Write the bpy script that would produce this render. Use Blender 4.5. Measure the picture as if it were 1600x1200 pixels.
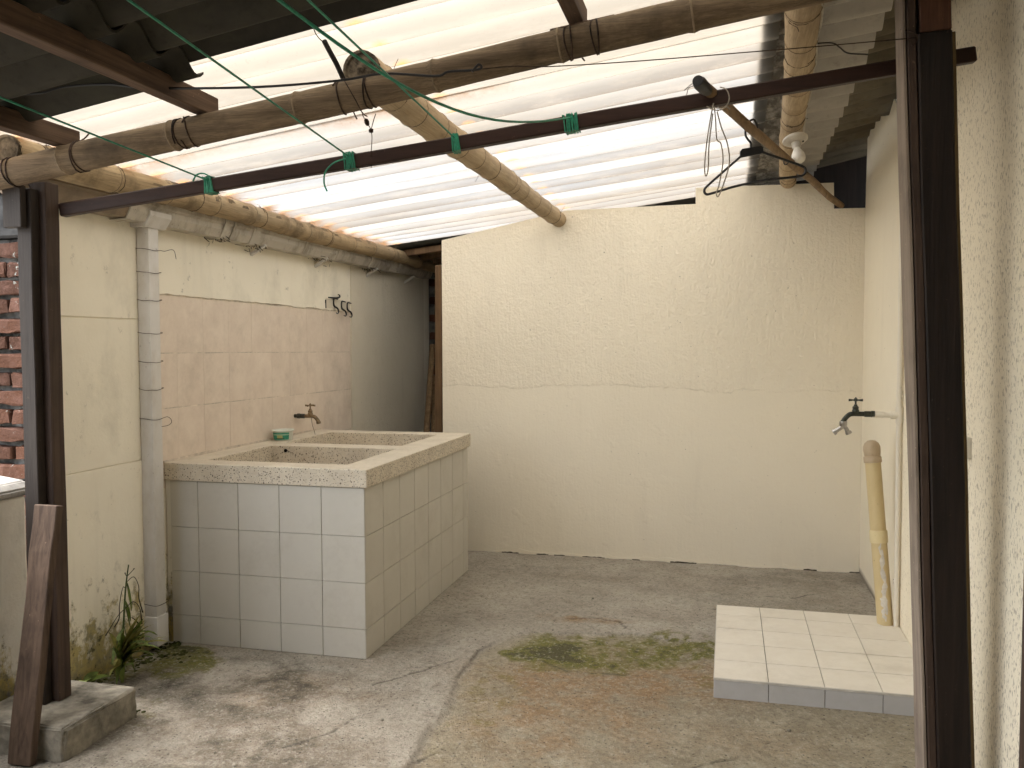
import bpy, bmesh, math, random
import numpy as np
from mathutils import Vector, Matrix
random.seed(7)
S = bpy.context.scene
for o in list(bpy.data.objects):
    bpy.data.objects.remove(o)

# ------------------------------------------------------------------ camera
YAW, PITCH, ROLL, EYE = 0.2441, 0.0475, -0.0024, 1.3475
cam_data = bpy.data.cameras.new("camera")
cam = bpy.data.objects.new("camera", cam_data)
S.collection.objects.link(cam)
cam_data.sensor_width = 36.0
cam_data.lens = 1349.8 / 1600 * 36
cam_data.clip_start, cam_data.clip_end = 0.05, 500
_c, _s = math.cos(YAW), math.sin(YAW)
_fw, _rt, _up = Vector((-_s, _c, 0)), Vector((_c, _s, 0)), Vector((0, 0, 1))
_f2 = _fw * math.cos(PITCH) - _up * math.sin(PITCH)
_u2 = _up * math.cos(PITCH) + _fw * math.sin(PITCH)
_r3 = _rt * math.cos(ROLL) + _u2 * math.sin(ROLL)
_u3 = _u2 * math.cos(ROLL) - _rt * math.sin(ROLL)
cam.matrix_world = Matrix(((_r3.x, _u3.x, -_f2.x, 0), (_r3.y, _u3.y, -_f2.y, 0), (_r3.z, _u3.z, -_f2.z, EYE), (0, 0, 0, 1)))
S.camera = cam

# ------------------------------------------------------------------ sky, sun, exposure
SUN_EL, SUN_AZ = math.radians(55), math.radians(259)      # azimuth clockwise from +Y: veiled sun high on the left
world = bpy.data.worlds.new("World")
S.world = world
world.use_nodes = True
wn = world.node_tree
wn.nodes.clear()
w_out = wn.nodes.new("ShaderNodeOutputWorld")
w_bg = wn.nodes.new("ShaderNodeBackground")
w_sky = wn.nodes.new("ShaderNodeTexSky")
w_sky.sky_type = 'NISHITA'
w_sky.sun_disc = False
w_sky.sun_elevation = SUN_EL
w_sky.sun_rotation = SUN_AZ
w_sky.dust_density = 3.0
w_hsv = wn.nodes.new("ShaderNodeHueSaturation")           # thin cloud takes most of the blue out of the sky
w_hsv.inputs['Saturation'].default_value = 0.45
wn.links.new(w_sky.outputs[0], w_hsv.inputs['Color'])
wn.links.new(w_hsv.outputs[0], w_bg.inputs['Color'])
w_bg.inputs['Strength'].default_value = 0.15
wn.links.new(w_bg.outputs[0], w_out.inputs['Surface'])

sun_data = bpy.data.lights.new("sun", 'SUN')
sun_data.energy = 1.2
sun_data.angle = math.radians(80)
sun_data.color = (1.0, 0.95, 0.86)
sun = bpy.data.objects.new("sun", sun_data)
S.collection.objects.link(sun)
_sd = Vector((math.sin(SUN_AZ) * math.cos(SUN_EL), math.cos(SUN_AZ) * math.cos(SUN_EL), math.sin(SUN_EL)))
sun.rotation_euler = _sd.to_track_quat('Z', 'Y').to_euler()
sun.location = (0, 0, 12)

S.view_settings.view_transform = 'Standard'
S.view_settings.look = 'None'
S.view_settings.gamma = 1.0
S.view_settings.use_curve_mapping = False
S.view_settings.exposure = 2.57
S.render.engine = 'CYCLES'
S.cycles.max_bounces = 14
S.cycles.diffuse_bounces = 10
S.cycles.transmission_bounces = 8
S.cycles.transparent_max_bounces = 16
S.cycles.sample_clamp_indirect = 8
S.cycles.caustics_reflective = False
S.cycles.caustics_refractive = False
S.cycles.use_denoising = True

# ------------------------------------------------------------------ material helpers
class N:
    """small node builder"""
    def __init__(self, name, rough=0.8, spec=0.3):
        self.m = bpy.data.materials.new(name)
        self.m.use_nodes = True
        self.t = self.m.node_tree
        self.t.nodes.clear()
        self.out = self.t.nodes.new('ShaderNodeOutputMaterial')
        self.b = self.t.nodes.new('ShaderNodeBsdfPrincipled')
        self.b.inputs['Roughness'].default_value = rough
        self.b.inputs['Specular IOR Level'].default_value = spec
        self.t.links.new(self.b.outputs[0], self.out.inputs[0])
        self._pos = None
    def n(self, typ, **kw):
        nd = self.t.nodes.new(typ)
        for k, v in kw.items():
            setattr(nd, k, v)
        return nd
    def put(self, sock, v):
        if isinstance(v, bpy.types.NodeSocket):
            self.t.links.new(v, sock)
        elif v is not None:
            if sock.type == 'RGBA' and len(v) == 3:
                v = (*v, 1)
            sock.default_value = v
    def pos(self):
        if self._pos is None:
            self._pos = self.n('ShaderNodeNewGeometry').outputs['Position']
        return self._pos
    def xyz(self):
        s = self.n('ShaderNodeSeparateXYZ')
        self.t.links.new(self.pos(), s.inputs[0])
        return s.outputs
    def vec(self, scale=(1, 1, 1), loc=(0, 0, 0), src=None, rnd=False):
        m = self.n('ShaderNodeMapping')
        m.inputs['Scale'].default_value = scale
        m.inputs['Location'].default_value = loc
        self.t.links.new(src or self.pos(), m.inputs[0])
        v = m.outputs[0]
        if rnd:                                            # every instance of a repeated piece takes another cut of the texture
            oi = self.n('ShaderNodeObjectInfo')
            k = self.math('MULTIPLY', oi.outputs['Random'], 37.0)
            a = self.n('ShaderNodeVectorMath', operation='ADD')
            self.t.links.new(v, a.inputs[0]); self.t.links.new(k, a.inputs[1])
            v = a.outputs[0]
        return v
    def noise(self, scale, detail=4, rough=0.55, vec=None, dist=0.0, out=0):
        t = self.n('ShaderNodeTexNoise')
        t.inputs['Scale'].default_value = scale
        t.inputs['Detail'].default_value = detail
        t.inputs['Roughness'].default_value = rough
        t.inputs['Distortion'].default_value = dist
        self.t.links.new(vec or self.pos(), t.inputs['Vector'])
        return t.outputs[out]
    def voro(self, scale, vec=None, feature='F1', out=0, rand=1.0):
        t = self.n('ShaderNodeTexVoronoi', feature=feature)
        t.inputs['Scale'].default_value = scale
        t.inputs['Randomness'].default_value = rand
        self.t.links.new(vec or self.pos(), t.inputs['Vector'])
        return t.outputs[out]
    def math(self, op, a, b=None, c=None):
        t = self.n('ShaderNodeMath', operation=op)
        self.put(t.inputs[0], a); self.put(t.inputs[1], b)
        if c is not None: self.put(t.inputs[2], c)
        return t.outputs[0]
    def rng(self, v, a, b, lo=0.0, hi=1.0):
        t = self.n('ShaderNodeMapRange')
        t.clamp = True
        self.put(t.inputs[0], v)
        for i, k in enumerate((a, b, lo, hi), 1):
            t.inputs[i].default_value = k
        return t.outputs[0]
    def mix(self, f, a, b, blend='MIX'):
        t = self.n('ShaderNodeMix', data_type='RGBA', blend_type=blend)
        self.put(t.inputs[0], f); self.put(t.inputs[6], a); self.put(t.inputs[7], b)
        return t.outputs[2]
    def attr(self, name):
        return self.n('ShaderNodeAttribute', attribute_name=name).outputs['Fac']
    def rnd(self):
        return self.n('ShaderNodeObjectInfo').outputs['Random']
    def bump(self, h, strength=0.5, dist=0.01, prev=None):
        t = self.n('ShaderNodeBump')
        t.inputs['Strength'].default_value = strength
        t.inputs['Distance'].default_value = dist
        self.put(t.inputs['Height'], h)
        if prev is not None: self.t.links.new(prev, t.inputs['Normal'])
        return t.outputs[0]
    def done(self, col=None, normal=None, rough=None):
        self.put(self.b.inputs['Base Color'], col)
        if normal is not None: self.put(self.b.inputs['Normal'], normal)
        if rough is not None: self.put(self.b.inputs['Roughness'], rough)
        return self.m

def plain(name, col, rough=0.7, spec=0.3, metal=0.0, var=0.15, scale=25, bump=0.15, dist=0.002, rnd=False):
    k = N(name, rough, spec)
    k.b.inputs['Metallic'].default_value = metal
    n1 = k.noise(scale, 6, 0.6, k.vec(rnd=rnd))
    n2 = k.noise(scale * 0.15, 3, 0.5, k.vec(rnd=rnd))
    lo = tuple(c * (1 - var * 2) for c in col); hi = tuple(min(1, c * (1 + var)) for c in col)
    c = k.mix(k.rng(k.math('ADD', n1, n2), 0.7, 1.3), lo, hi)
    return k.done(c, k.bump(n1, bump, dist))

def make_plaster(name, base, grime, relief=1.0, strokes=0.0, pits=0.0, foot=0.0, moss=0.0, step_z=None, mottled=0.5):
    """painted cement render: roller stipple, brush strokes, pits, soiled foot, moss and damp stains"""
    k = N(name, 0.75, 0.25)
    x, y, z = k.xyz()
    big = k.noise(1.3, 5, 0.6)
    mid = k.noise(7, 5, 0.6)
    c = k.mix(k.rng(big, 0.35, 0.7), tuple(v * 0.93 for v in base), base)
    c = k.mix(k.math('MULTIPLY', k.rng(mid, 0.5, 0.75), 0.22 * mottled * 2), c, tuple(v * w for v, w in zip(base, (0.86, 0.83, 0.78))))
    # thin grey scuffs and rain runs
    run = k.noise(5, 5, 0.62, k.vec((1.6, 1.6, 0.22)))
    c = k.mix(k.math('MULTIPLY', k.rng(run, 0.56, 0.8), 0.35 * mottled), c, grime)
    if moss:
        sm = k.rng(k.noise(3.2, 5, 0.65, k.vec((1, 1, 0.7), (1, 0, 2))), 0.52, 0.72)
        c = k.mix(k.math('MULTIPLY', sm, 0.35), c, tuple(v * 1.15 for v in grime))
    spot = k.noise(60, 2, 0.5)
    c = k.mix(k.math('MULTIPLY', k.rng(spot, 0.75, 0.79), 0.7), c, tuple(v * 0.35 for v in grime))
    stip = k.noise(70, 3, 0.55)
    lump = k.voro(26, feature='SMOOTH_F1')
    h = k.math('ADD', k.math('MULTIPLY', stip, 0.75), k.math('MULTIPLY', k.noise(24, 4, 0.6), 0.7))
    h = k.math('ADD', h, k.math('MULTIPLY', lump, 0.25))
    if strokes:
        st = k.noise(30, 4, 0.6, k.vec((2.2, 2.2, 0.35)), 0.4)
        h = k.math('ADD', h, k.math('MULTIPLY', st, strokes))
    if step_z is not None:                                # a second coat of paint: smoother below a wandering line
        line = k.math('ADD', step_z, k.math('MULTIPLY', k.math('SUBTRACT', k.noise(2.2, 4, 0.6), 0.5), 0.16))
        d = k.math('SUBTRACT', z, line)
        below = k.rng(d, -0.004, 0.004, 1.0, 0.0)
        lumps = k.rng(k.noise(9, 3, 0.5), 0.6, 0.75)
        hb = k.math('ADD', k.math('MULTIPLY', h, 0.35), k.math('MULTIPLY', lumps, 0.35))
        hm = k.n('ShaderNodeMix'); hm.data_type = 'FLOAT'
        k.put(hm.inputs[0], below); k.put(hm.inputs[2], h); k.put(hm.inputs[3], k.math('ADD', hb, 0.5))
        h = hm.outputs[0]
        edge = k.rng(k.math('ABSOLUTE', d), 0.0, 0.005, 1.0, 0.0)
        edge = k.math('MULTIPLY', edge, k.rng(k.noise(14, 2), 0.5, 0.62))
        c = k.mix(k.math('MULTIPLY', edge, 0.2), c, tuple(v * 0.5 for v in grime))
        c = k.mix(k.math('MULTIPLY', below, 0.35), c, tuple(v * 0.97 for v in base))
    if pits:
        pv = k.noise(82, 2.5, 0.6, k.vec((1.3, 1.3, 0.7)), 0.4)
        dens = k.rng(k.noise(0.9, 2), 0.3, 0.7, -0.02, 0.02)
        near = k.rng(y, 2.4, 4.2, -0.035, 0.05)
        pm = k.math('SUBTRACT', pv, k.math('ADD', near, dens))
        pit = k.rng(pm, 0.585, 0.635)
        c = k.mix(k.math('MULTIPLY', pit, pits), c, tuple(v * 0.55 for v in grime))
        h = k.math('SUBTRACT', h, k.math('MULTIPLY', pit, 1.2))
    if foot:
        lim = k.math('ADD', 0.02, k.math('MULTIPLY', k.noise(12, 4, 0.65), foot))
        f = k.rng(k.math('SUBTRACT', z, lim), -0.02, 0.012, 1.0, 0.0)
        c = k.mix(k.math('MULTIPLY', f, 0.85), c, tuple(v * 0.45 for v in grime))
    if moss:
        up = k.rng(z, 0.04, 0.50 * moss, 1.0, 0.0)
        m1 = k.noise(8, 9, 0.74, k.vec((1, 1, 0.7)))
        dens = k.math('ADD', m1, k.math('MULTIPLY', up, 0.20))
        f = k.math('MULTIPLY', k.rng(dens, 0.60, 0.68), k.rng(z, 0.30, 0.52, 1.0, 0.0))
        hue = k.mix(k.rng(k.noise(21, 5, 0.7), 0.42, 0.6), (0.40, 0.31, 0.085), (0.19, 0.165, 0.075))
        c = k.mix(k.math('MULTIPLY', f, 0.85), c, hue)
        m2 = k.noise(34, 6, 0.75)
        f2 = k.math('MULTIPLY', k.rng(m2, 0.56, 0.62), k.rng(k.math('ADD', m1, k.math('MULTIPLY', up, 0.25)), 0.56, 0.72))
        c = k.mix(k.math('MULTIPLY', f2, 0.85), c, (0.07, 0.065, 0.04))
        m3 = k.rng(k.noise(11, 5, 0.7, k.vec((1, 1, 0.6), (3, 5, 1))), 0.6, 0.72)
        c = k.mix(k.math('MULTIPLY', k.math('MULTIPLY', m3, k.rng(z, 0.1, 1.1, 1.0, 0.05)), 0.6), c, grime)
    return k.done(c, k.bump(h, 0.55 * relief, 0.006))

def make_wood(name, dark, light, axis='Z', scale=1.0, rough=0.75, bump=0.35, blotch=0.5, spec=0.25, scuff=0.0):
    k = N(name, rough, spec)
    sc = {'X': (0.6, 14, 14), 'Y': (14, 0.6, 14), 'Z': (14, 14, 0.6)}[axis]
    v = k.vec(tuple(q * scale for q in sc))
    g = k.noise(3.2, 7, 0.65, v, 0.8)
    fine = k.noise(14, 4, 0.6, v)
    b = k.noise(5, 4, 0.6)
    c = k.mix(k.rng(g, 0.3, 0.72), dark, light)
    c = k.mix(k.math('MULTIPLY', k.rng(b, 0.5, 0.75), blotch), c, tuple(q * 0.45 for q in dark))
    c = k.mix(k.math('MULTIPLY', k.rng(k.noise(70, 2), 0.72, 0.76), 0.5), c, tuple(min(1, q * 2.2) for q in light))
    if scuff:                                             # pale scratches and plaster splashes
        sc2 = k.noise(1.0, 5, 0.8, k.vec((55, 55, 9) if axis == 'Z' else (9, 55, 55)))
        c = k.mix(k.math('MULTIPLY', k.rng(sc2, 0.70, 0.74), scuff), c, (0.26, 0.23, 0.20))
    return k.done(c, k.bump(k.math('ADD', g, k.math('MULTIPLY', fine, 0.6)), bump, 0.004))

def make_bamboo(name, dark, light, axis, stain=0.6):
    k = N(name, 0.72, 0.2)
    sc = {'X': (0.5, 10, 10), 'Y': (10, 0.5, 10)}[axis]
    g = k.noise(4, 6, 0.65, k.vec(sc), 0.3)
    b = k.noise(4.5, 5, 0.65)
    c = k.mix(k.rng(g, 0.3, 0.7), dark, light)
    fib = k.noise(22, 5, 0.7, k.vec(tuple(q * 1.6 if q > 1 else q for q in sc)))
    c = k.mix(k.math('MULTIPLY', k.rng(fib, 0.5, 0.68), 0.55), c, tuple(q * 0.55 for q in dark))
    c = k.mix(k.math('MULTIPLY', k.rng(fib, 0.32, 0.44, 1.0, 0.0), 0.35), c, tuple(min(1, q * 1.25) for q in light))
    c = k.mix(k.math('MULTIPLY', k.rng(b, 0.5, 0.7), stain), c, tuple(q * 0.5 for q in dark))
    c = k.mix(k.math('MULTIPLY', k.rng(k.noise(22, 5, 0.7, k.vec(tuple(q * 0.4 for q in sc))), 0.62, 0.72), stain * 0.8), c, (0.05, 0.04, 0.03))
    return k.done(c, k.bump(k.math('ADD', g, k.math('MULTIPLY', k.noise(9, 6, 0.7, k.vec(sc)), 0.6)), 0.5, 0.005))

CREAM = (0.81, 0.745, 0.61)
GRIME = (0.33, 0.29, 0.23)
m_back = make_plaster('plaster_back_wall', CREAM, GRIME, 2.0, strokes=0.8, step_z=1.06, mottled=0.35)
m_right = make_plaster('plaster_pitted', (0.86, 0.79, 0.63), (0.40, 0.33, 0.22), 0.8, pits=0.55, foot=0.012, mottled=0.35)
m_right_far = make_plaster('plaster_smooth', (0.82, 0.755, 0.61), GRIME, 0.5, foot=0.02, mottled=0.3)
m_left = make_plaster('plaster_left_wall', (0.86, 0.81, 0.68), (0.34, 0.32, 0.25), 0.35, foot=0.05, moss=1.0, mottled=0.55)
m_alley = make_plaster('plaster_rough_grey', (0.72, 0.665, 0.54), (0.36, 0.33, 0.26), 2.2, strokes=1.0, mottled=0.8)
m_parapet = make_plaster('whitewash_weathered', (0.70, 0.67, 0.60), (0.18, 0.17, 0.15), 0.8, foot=0.25, moss=0.8, mottled=1.3)

def make_floor():
    k = N('concrete_floor', 0.85, 0.25)
    a_m, a_o, a_d, a_p, a_c = (k.attr(q) for q in ('moss', 'ochre', 'damp', 'pale', 'crack'))
    n1 = k.noise(3, 8, 0.65); n2 = k.noise(26, 7, 0.7); n3 = k.noise(110, 4, 0.7); n4 = k.noise(9, 7, 0.68)
    c = k.mix(k.rng(n1, 0.32, 0.7), (0.29, 0.255, 0.205), (0.46, 0.42, 0.355))
    c = k.mix(k.math('MULTIPLY', k.rng(n4, 0.48, 0.7), 0.55), c, (0.43, 0.40, 0.34))
    c = k.mix(k.math('MULTIPLY', k.rng(n2, 0.5, 0.75), 0.6), c, (0.165, 0.14, 0.11))
    c = k.mix(k.math('MULTIPLY', a_p, k.rng(n4, 0.3, 0.62)), c, (0.46, 0.435, 0.375))
    a_s = k.attr('slab')
    c = k.mix(k.math('MULTIPLY', a_s, 0.58), c, k.mix(k.rng(n4, 0.35, 0.65), (0.20, 0.165, 0.09), (0.37, 0.315, 0.205)))
    n5 = k.noise(48, 6, 0.75)
    oc = k.mix(k.rng(n2, 0.35, 0.65), (0.225, 0.14, 0.07), (0.35, 0.24, 0.14))
    c = k.mix(k.math('MULTIPLY', a_o, k.rng(k.math('ADD', n4, k.math('ADD', k.math('MULTIPLY', n2, 0.4), k.math('MULTIPLY', n5, 0.3))), 0.66, 0.92)), c, oc)
    c = k.mix(k.math('MULTIPLY', a_d, k.rng(k.math('ADD', n4, k.math('MULTIPLY', n3, 0.4)), 0.45, 0.85)), c, (0.065, 0.058, 0.042))
    mc = k.mix(k.rng(n3, 0.35, 0.65), (0.07, 0.075, 0.010), (0.22, 0.205, 0.04))
    mm = k.math('ADD', k.math('MULTIPLY', a_m, 0.62), k.math('ADD', k.math('MULTIPLY', n4, 0.55), k.math('ADD', k.math('MULTIPLY', n2, 0.45), k.math('MULTIPLY', n5, 0.35))))
    c = k.mix(k.math('MULTIPLY', k.rng(mm, 0.93, 1.20), k.rng(a_m, 0.02, 0.3, 0.0, 0.92)), c, mc)
    c = k.mix(k.math('MULTIPLY', k.rng(mm, 1.26, 1.38), 0.7), c, (0.04, 0.04, 0.026))
    c = k.mix(k.math('MULTIPLY', k.rng(n3, 0.56, 0.67), 0.6), c, (0.10, 0.084, 0.064))
    c = k.mix(k.math('MULTIPLY', k.rng(n5, 0.52, 0.64), 0.52), c, (0.14, 0.118, 0.092))
    c = k.mix(k.math('MULTIPLY', k.rng(n5, 0.36, 0.47, 1.0, 0.0), 0.45), c, (0.48, 0.445, 0.375))
    sp = k.voro(75, out=0); spc = k.voro(75, out=1)
    sx = k.n('ShaderNodeSeparateColor'); k.t.links.new(spc, sx.inputs[0])
    peb = k.math('MULTIPLY', k.rng(sp, 0.18, 0.3, 1.0, 0.0), k.rng(sx.outputs[0], 0.93, 0.95))
    c = k.mix(k.math('MULTIPLY', peb, 0.45), c, (0.50, 0.46, 0.39))
    peb2 = k.math('MULTIPLY', k.rng(sp, 0.2, 0.34, 1.0, 0.0), k.rng(sx.outputs[1], 0.86, 0.9))
    c = k.mix(k.math('MULTIPLY', peb2, 0.75), c, (0.05, 0.043, 0.035))
    c = k.mix(k.math('MULTIPLY', a_c, 0.9), c, (0.035, 0.03, 0.024))
    h = k.math('ADD', k.math('MULTIPLY', n2, 1.0), k.math('ADD', k.math('MULTIPLY', n3, 0.5), k.math('MULTIPLY', n5, -0.7)))
    h = k.math('ADD', h, k.math('MULTIPLY', peb, 0.2))
    return k.done(c, k.bump(h, 1.0, 0.011))
m_floor = make_floor()
m_block = plain('concrete_footing', (0.29, 0.265, 0.215), 0.9, 0.2, var=0.35, scale=22, bump=0.7, dist=0.006)
m_dark_concrete = plain('concrete_dark', (0.075, 0.075, 0.075), 0.9, 0.2, var=0.35, scale=18, bump=0.5, dist=0.005)
m_yard = plain('yard_concrete', (0.42, 0.40, 0.36), 0.9, 0.2, var=0.2, scale=8, bump=0.4, dist=0.005)
m_coping = plain('coping_stone', (0.40, 0.385, 0.36), 0.9, 0.2, var=0.3, scale=16, bump=0.6, dist=0.006)
m_slab = plain('concrete_slab_grey', (0.25, 0.24, 0.22), 0.9, 0.2, var=0.3, scale=18, bump=0.5, dist=0.005)

def make_terrazzo():
    k = N('terrazzo', 0.5, 0.4)
    n1 = k.noise(9, 5, 0.6)
    base = k.mix(k.rng(n1, 0.3, 0.7), (0.50, 0.435, 0.335), (0.63, 0.56, 0.44))
    base = k.mix(k.math('MULTIPLY', k.rng(k.noise(55, 3), 0.45, 0.7), 0.35), base, (0.66, 0.62, 0.54))
    c = base
    for sc, th, col in ((120, 0.74, (0.075, 0.06, 0.05)), (80, 0.88, (0.13, 0.10, 0.075)), (190, 0.66, (0.16, 0.13, 0.105))):
        d = k.voro(sc, out=0); cc = k.voro(sc, out=1)
        s = k.n('ShaderNodeSeparateColor'); k.t.links.new(cc, s.inputs[0])
        f = k.math('MULTIPLY', k.rng(d, 0.3, 0.36, 1.0, 0.0), k.rng(s.outputs[0], th, th + 0.02))
        # chips are fainter on level faces and show fully on the sides
        nz = k.n('ShaderNodeNewGeometry').outputs['Normal']
        sn = k.n('ShaderNodeSeparateXYZ'); k.t.links.new(nz, sn.inputs[0])
        f = k.math('MULTIPLY', f, k.rng(k.math('ABSOLUTE', sn.outputs[2]), 0.3, 0.9, 0.95, 0.22))
        c = k.mix(f, c, col)
    return k.done(c, k.bump(k.noise(120, 3), 0.2, 0.002))
m_terrazzo = make_terrazzo()

def make_tile(name, a, b, rough, mottle, mscale, tint=0.06, spec=0.5):
    k = N(name, rough, spec)
    n1 = k.noise(mscale, 6, 0.65, k.vec(rnd=True), 0.3)
    n2 = k.noise(mscale * 6, 4, 0.6, k.vec(rnd=True))
    c = k.mix(k.math('MULTIPLY', k.rng(k.math('ADD', n1, k.math('MULTIPLY', n2, 0.4)), 0.5, 0.95), mottle), a, b)
    c = k.mix(k.math('MULTIPLY', k.rnd(), tint), c, tuple(q * 0.6 for q in a))
    c = k.mix(k.math('MULTIPLY', k.rng(k.noise(4, 7, 0.75), 0.52, 0.75), 0.30), c, (0.30, 0.26, 0.20))
    return k.done(c, k.bump(k.noise(5, 2), 0.05, 0.003), k.rng(n1, 0.3, 0.7, rough, rough + 0.15))
m_tile_white = make_tile('glazed_white_tile', (0.55, 0.525, 0.46), (0.50, 0.475, 0.415), 0.38, 0.5, 6, 0.10)
m_tile_floor = make_tile('glazed_cream_tile', (0.74, 0.70, 0.62), (0.64, 0.59, 0.50), 0.42, 0.7, 5, 0.08)
m_tile_wall = make_tile('matt_beige_tile', (0.74, 0.645, 0.54), (0.63, 0.53, 0.44), 0.55, 0.9, 9, 0.07, 0.35)
m_tile_riser = make_tile('glazed_grey_tile', (0.47, 0.46, 0.45), (0.40, 0.39, 0.37), 0.4, 0.6, 6, 0.1)
m_grout = plain('grout_brown', (0.21, 0.185, 0.15), 0.95, 0.1, var=0.3, scale=40)
m_grout_pale = plain('grout_pale', (0.66, 0.58, 0.48), 0.95, 0.1, var=0.2, scale=40)

m_beam = make_bamboo('bamboo_weathered', (0.085, 0.058, 0.034), (0.215, 0.155, 0.095), 'X', 0.75)
m_pole = make_bamboo('bamboo_golden', (0.33, 0.245, 0.15), (0.51, 0.395, 0.255), 'Y', 0.45)
m_pole_old = make_bamboo('bamboo_mouldy', (0.26, 0.19, 0.11), (0.43, 0.325, 0.195), 'Y', 1.0)
m_node = plain('bamboo_node', (0.22, 0.165, 0.105), 0.8, 0.2, var=0.3, scale=60)
m_endgrain = plain('bamboo_end', (0.15, 0.12, 0.085), 0.9, 0.1, var=0.5, scale=45, bump=0.6, dist=0.004)
m_post = make_wood('wood_post_brown', (0.035, 0.022, 0.016), (0.085, 0.055, 0.04), 'Z', rough=0.6, scuff=0.5)
m_post_slate = make_wood('wood_post_slate', (0.018, 0.0125, 0.0095), (0.034, 0.025, 0.019), 'Z', rough=0.6, blotch=0.3)
m_post_black = make_wood('wood_post_black', (0.006, 0.0035, 0.0025), (0.022, 0.013, 0.009), 'Z', rough=0.55, bump=0.6, scuff=0.8)
m_post_red = make_wood('wood_post_red', (0.07, 0.03, 0.018), (0.14, 0.07, 0.04), 'Z', rough=0.65)
m_strip = make_wood('wood_strip_faded', (0.19, 0.15, 0.12), (0.32, 0.265, 0.215), 'Z', rough=0.8, blotch=0.6, scuff=0.4)
m_rail = make_wood('wood_rail', (0.018, 0.008, 0.006), (0.042, 0.019, 0.013), 'X', rough=0.5)
m_rafter = make_wood('wood_rafter', (0.045, 0.026, 0.017), (0.14, 0.088, 0.055), 'Y', rough=0.8)
m_plank = make_wood('wood_plank_old', (0.042, 0.027, 0.019), (0.125, 0.085, 0.06), 'Z', rough=0.85, blotch=0.75)
m_plank_edge = make_wood('wood_plank_edge', (0.10, 0.07, 0.03), (0.22, 0.15, 0.075), 'Z', rough=0.85)
m_board = make_wood('wood_board_tan', (0.10, 0.058, 0.03), (0.21, 0.13, 0.07), 'Z', rough=0.8)
m_stick = make_wood('wood_stick', (0.13, 0.08, 0.04), (0.30, 0.20, 0.11), 'Y', rough=0.7)
m_frame = make_wood('wood_door_frame', (0.045, 0.028, 0.02), (0.09, 0.06, 0.045), 'Z', rough=0.6)

def make_asbestos(name, a, b, lichen):
    k = N(name, 0.9, 0.15)
    n1 = k.noise(2.5, 6, 0.65); n2 = k.noise(22, 6, 0.7)
    c = k.mix(k.rng(n1, 0.3, 0.7), a, b)
    c = k.mix(k.math('MULTIPLY', k.rng(k.noise(6, 6, 0.7, k.vec((0.4, 1, 1))), 0.5, 0.7), lichen), c, (0.045, 0.043, 0.028))
    c = k.mix(k.math('MULTIPLY', k.rng(n2, 0.55, 0.7), 0.35), c, tuple(q * 0.5 for q in a))
    if lichen < 0.5:                                      # darker mottling along the joint with the clear sheets
        x = k.xyz()[0]
        lim = k.math('ADD', 0.20, k.math('MULTIPLY', k.noise(30, 5, 0.75), 0.16))
        f = k.rng(k.math('SUBTRACT', x, lim), -0.06, 0.05, 1.0, 0.0)
        f = k.math('MULTIPLY', f, k.rng(k.noise(17, 5, 0.7), 0.40, 0.56))
        c = k.mix(k.math('MULTIPLY', f, 0.8), c, (0.07, 0.062, 0.05))
    return k.done(c, k.bump(n2, 0.4, 0.004))
m_asbestos = make_asbestos('fibre_cement_grey', (0.36, 0.34, 0.305), (0.50, 0.475, 0.43), 0.2)
m_asbestos_dark = make_asbestos('fibre_cement_dark', (0.018, 0.016, 0.013), (0.05, 0.045, 0.034), 0.85)
m_eave = make_asbestos('fibre_cement_brown', (0.10, 0.085, 0.06), (0.20, 0.17, 0.12), 0.7)

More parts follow.
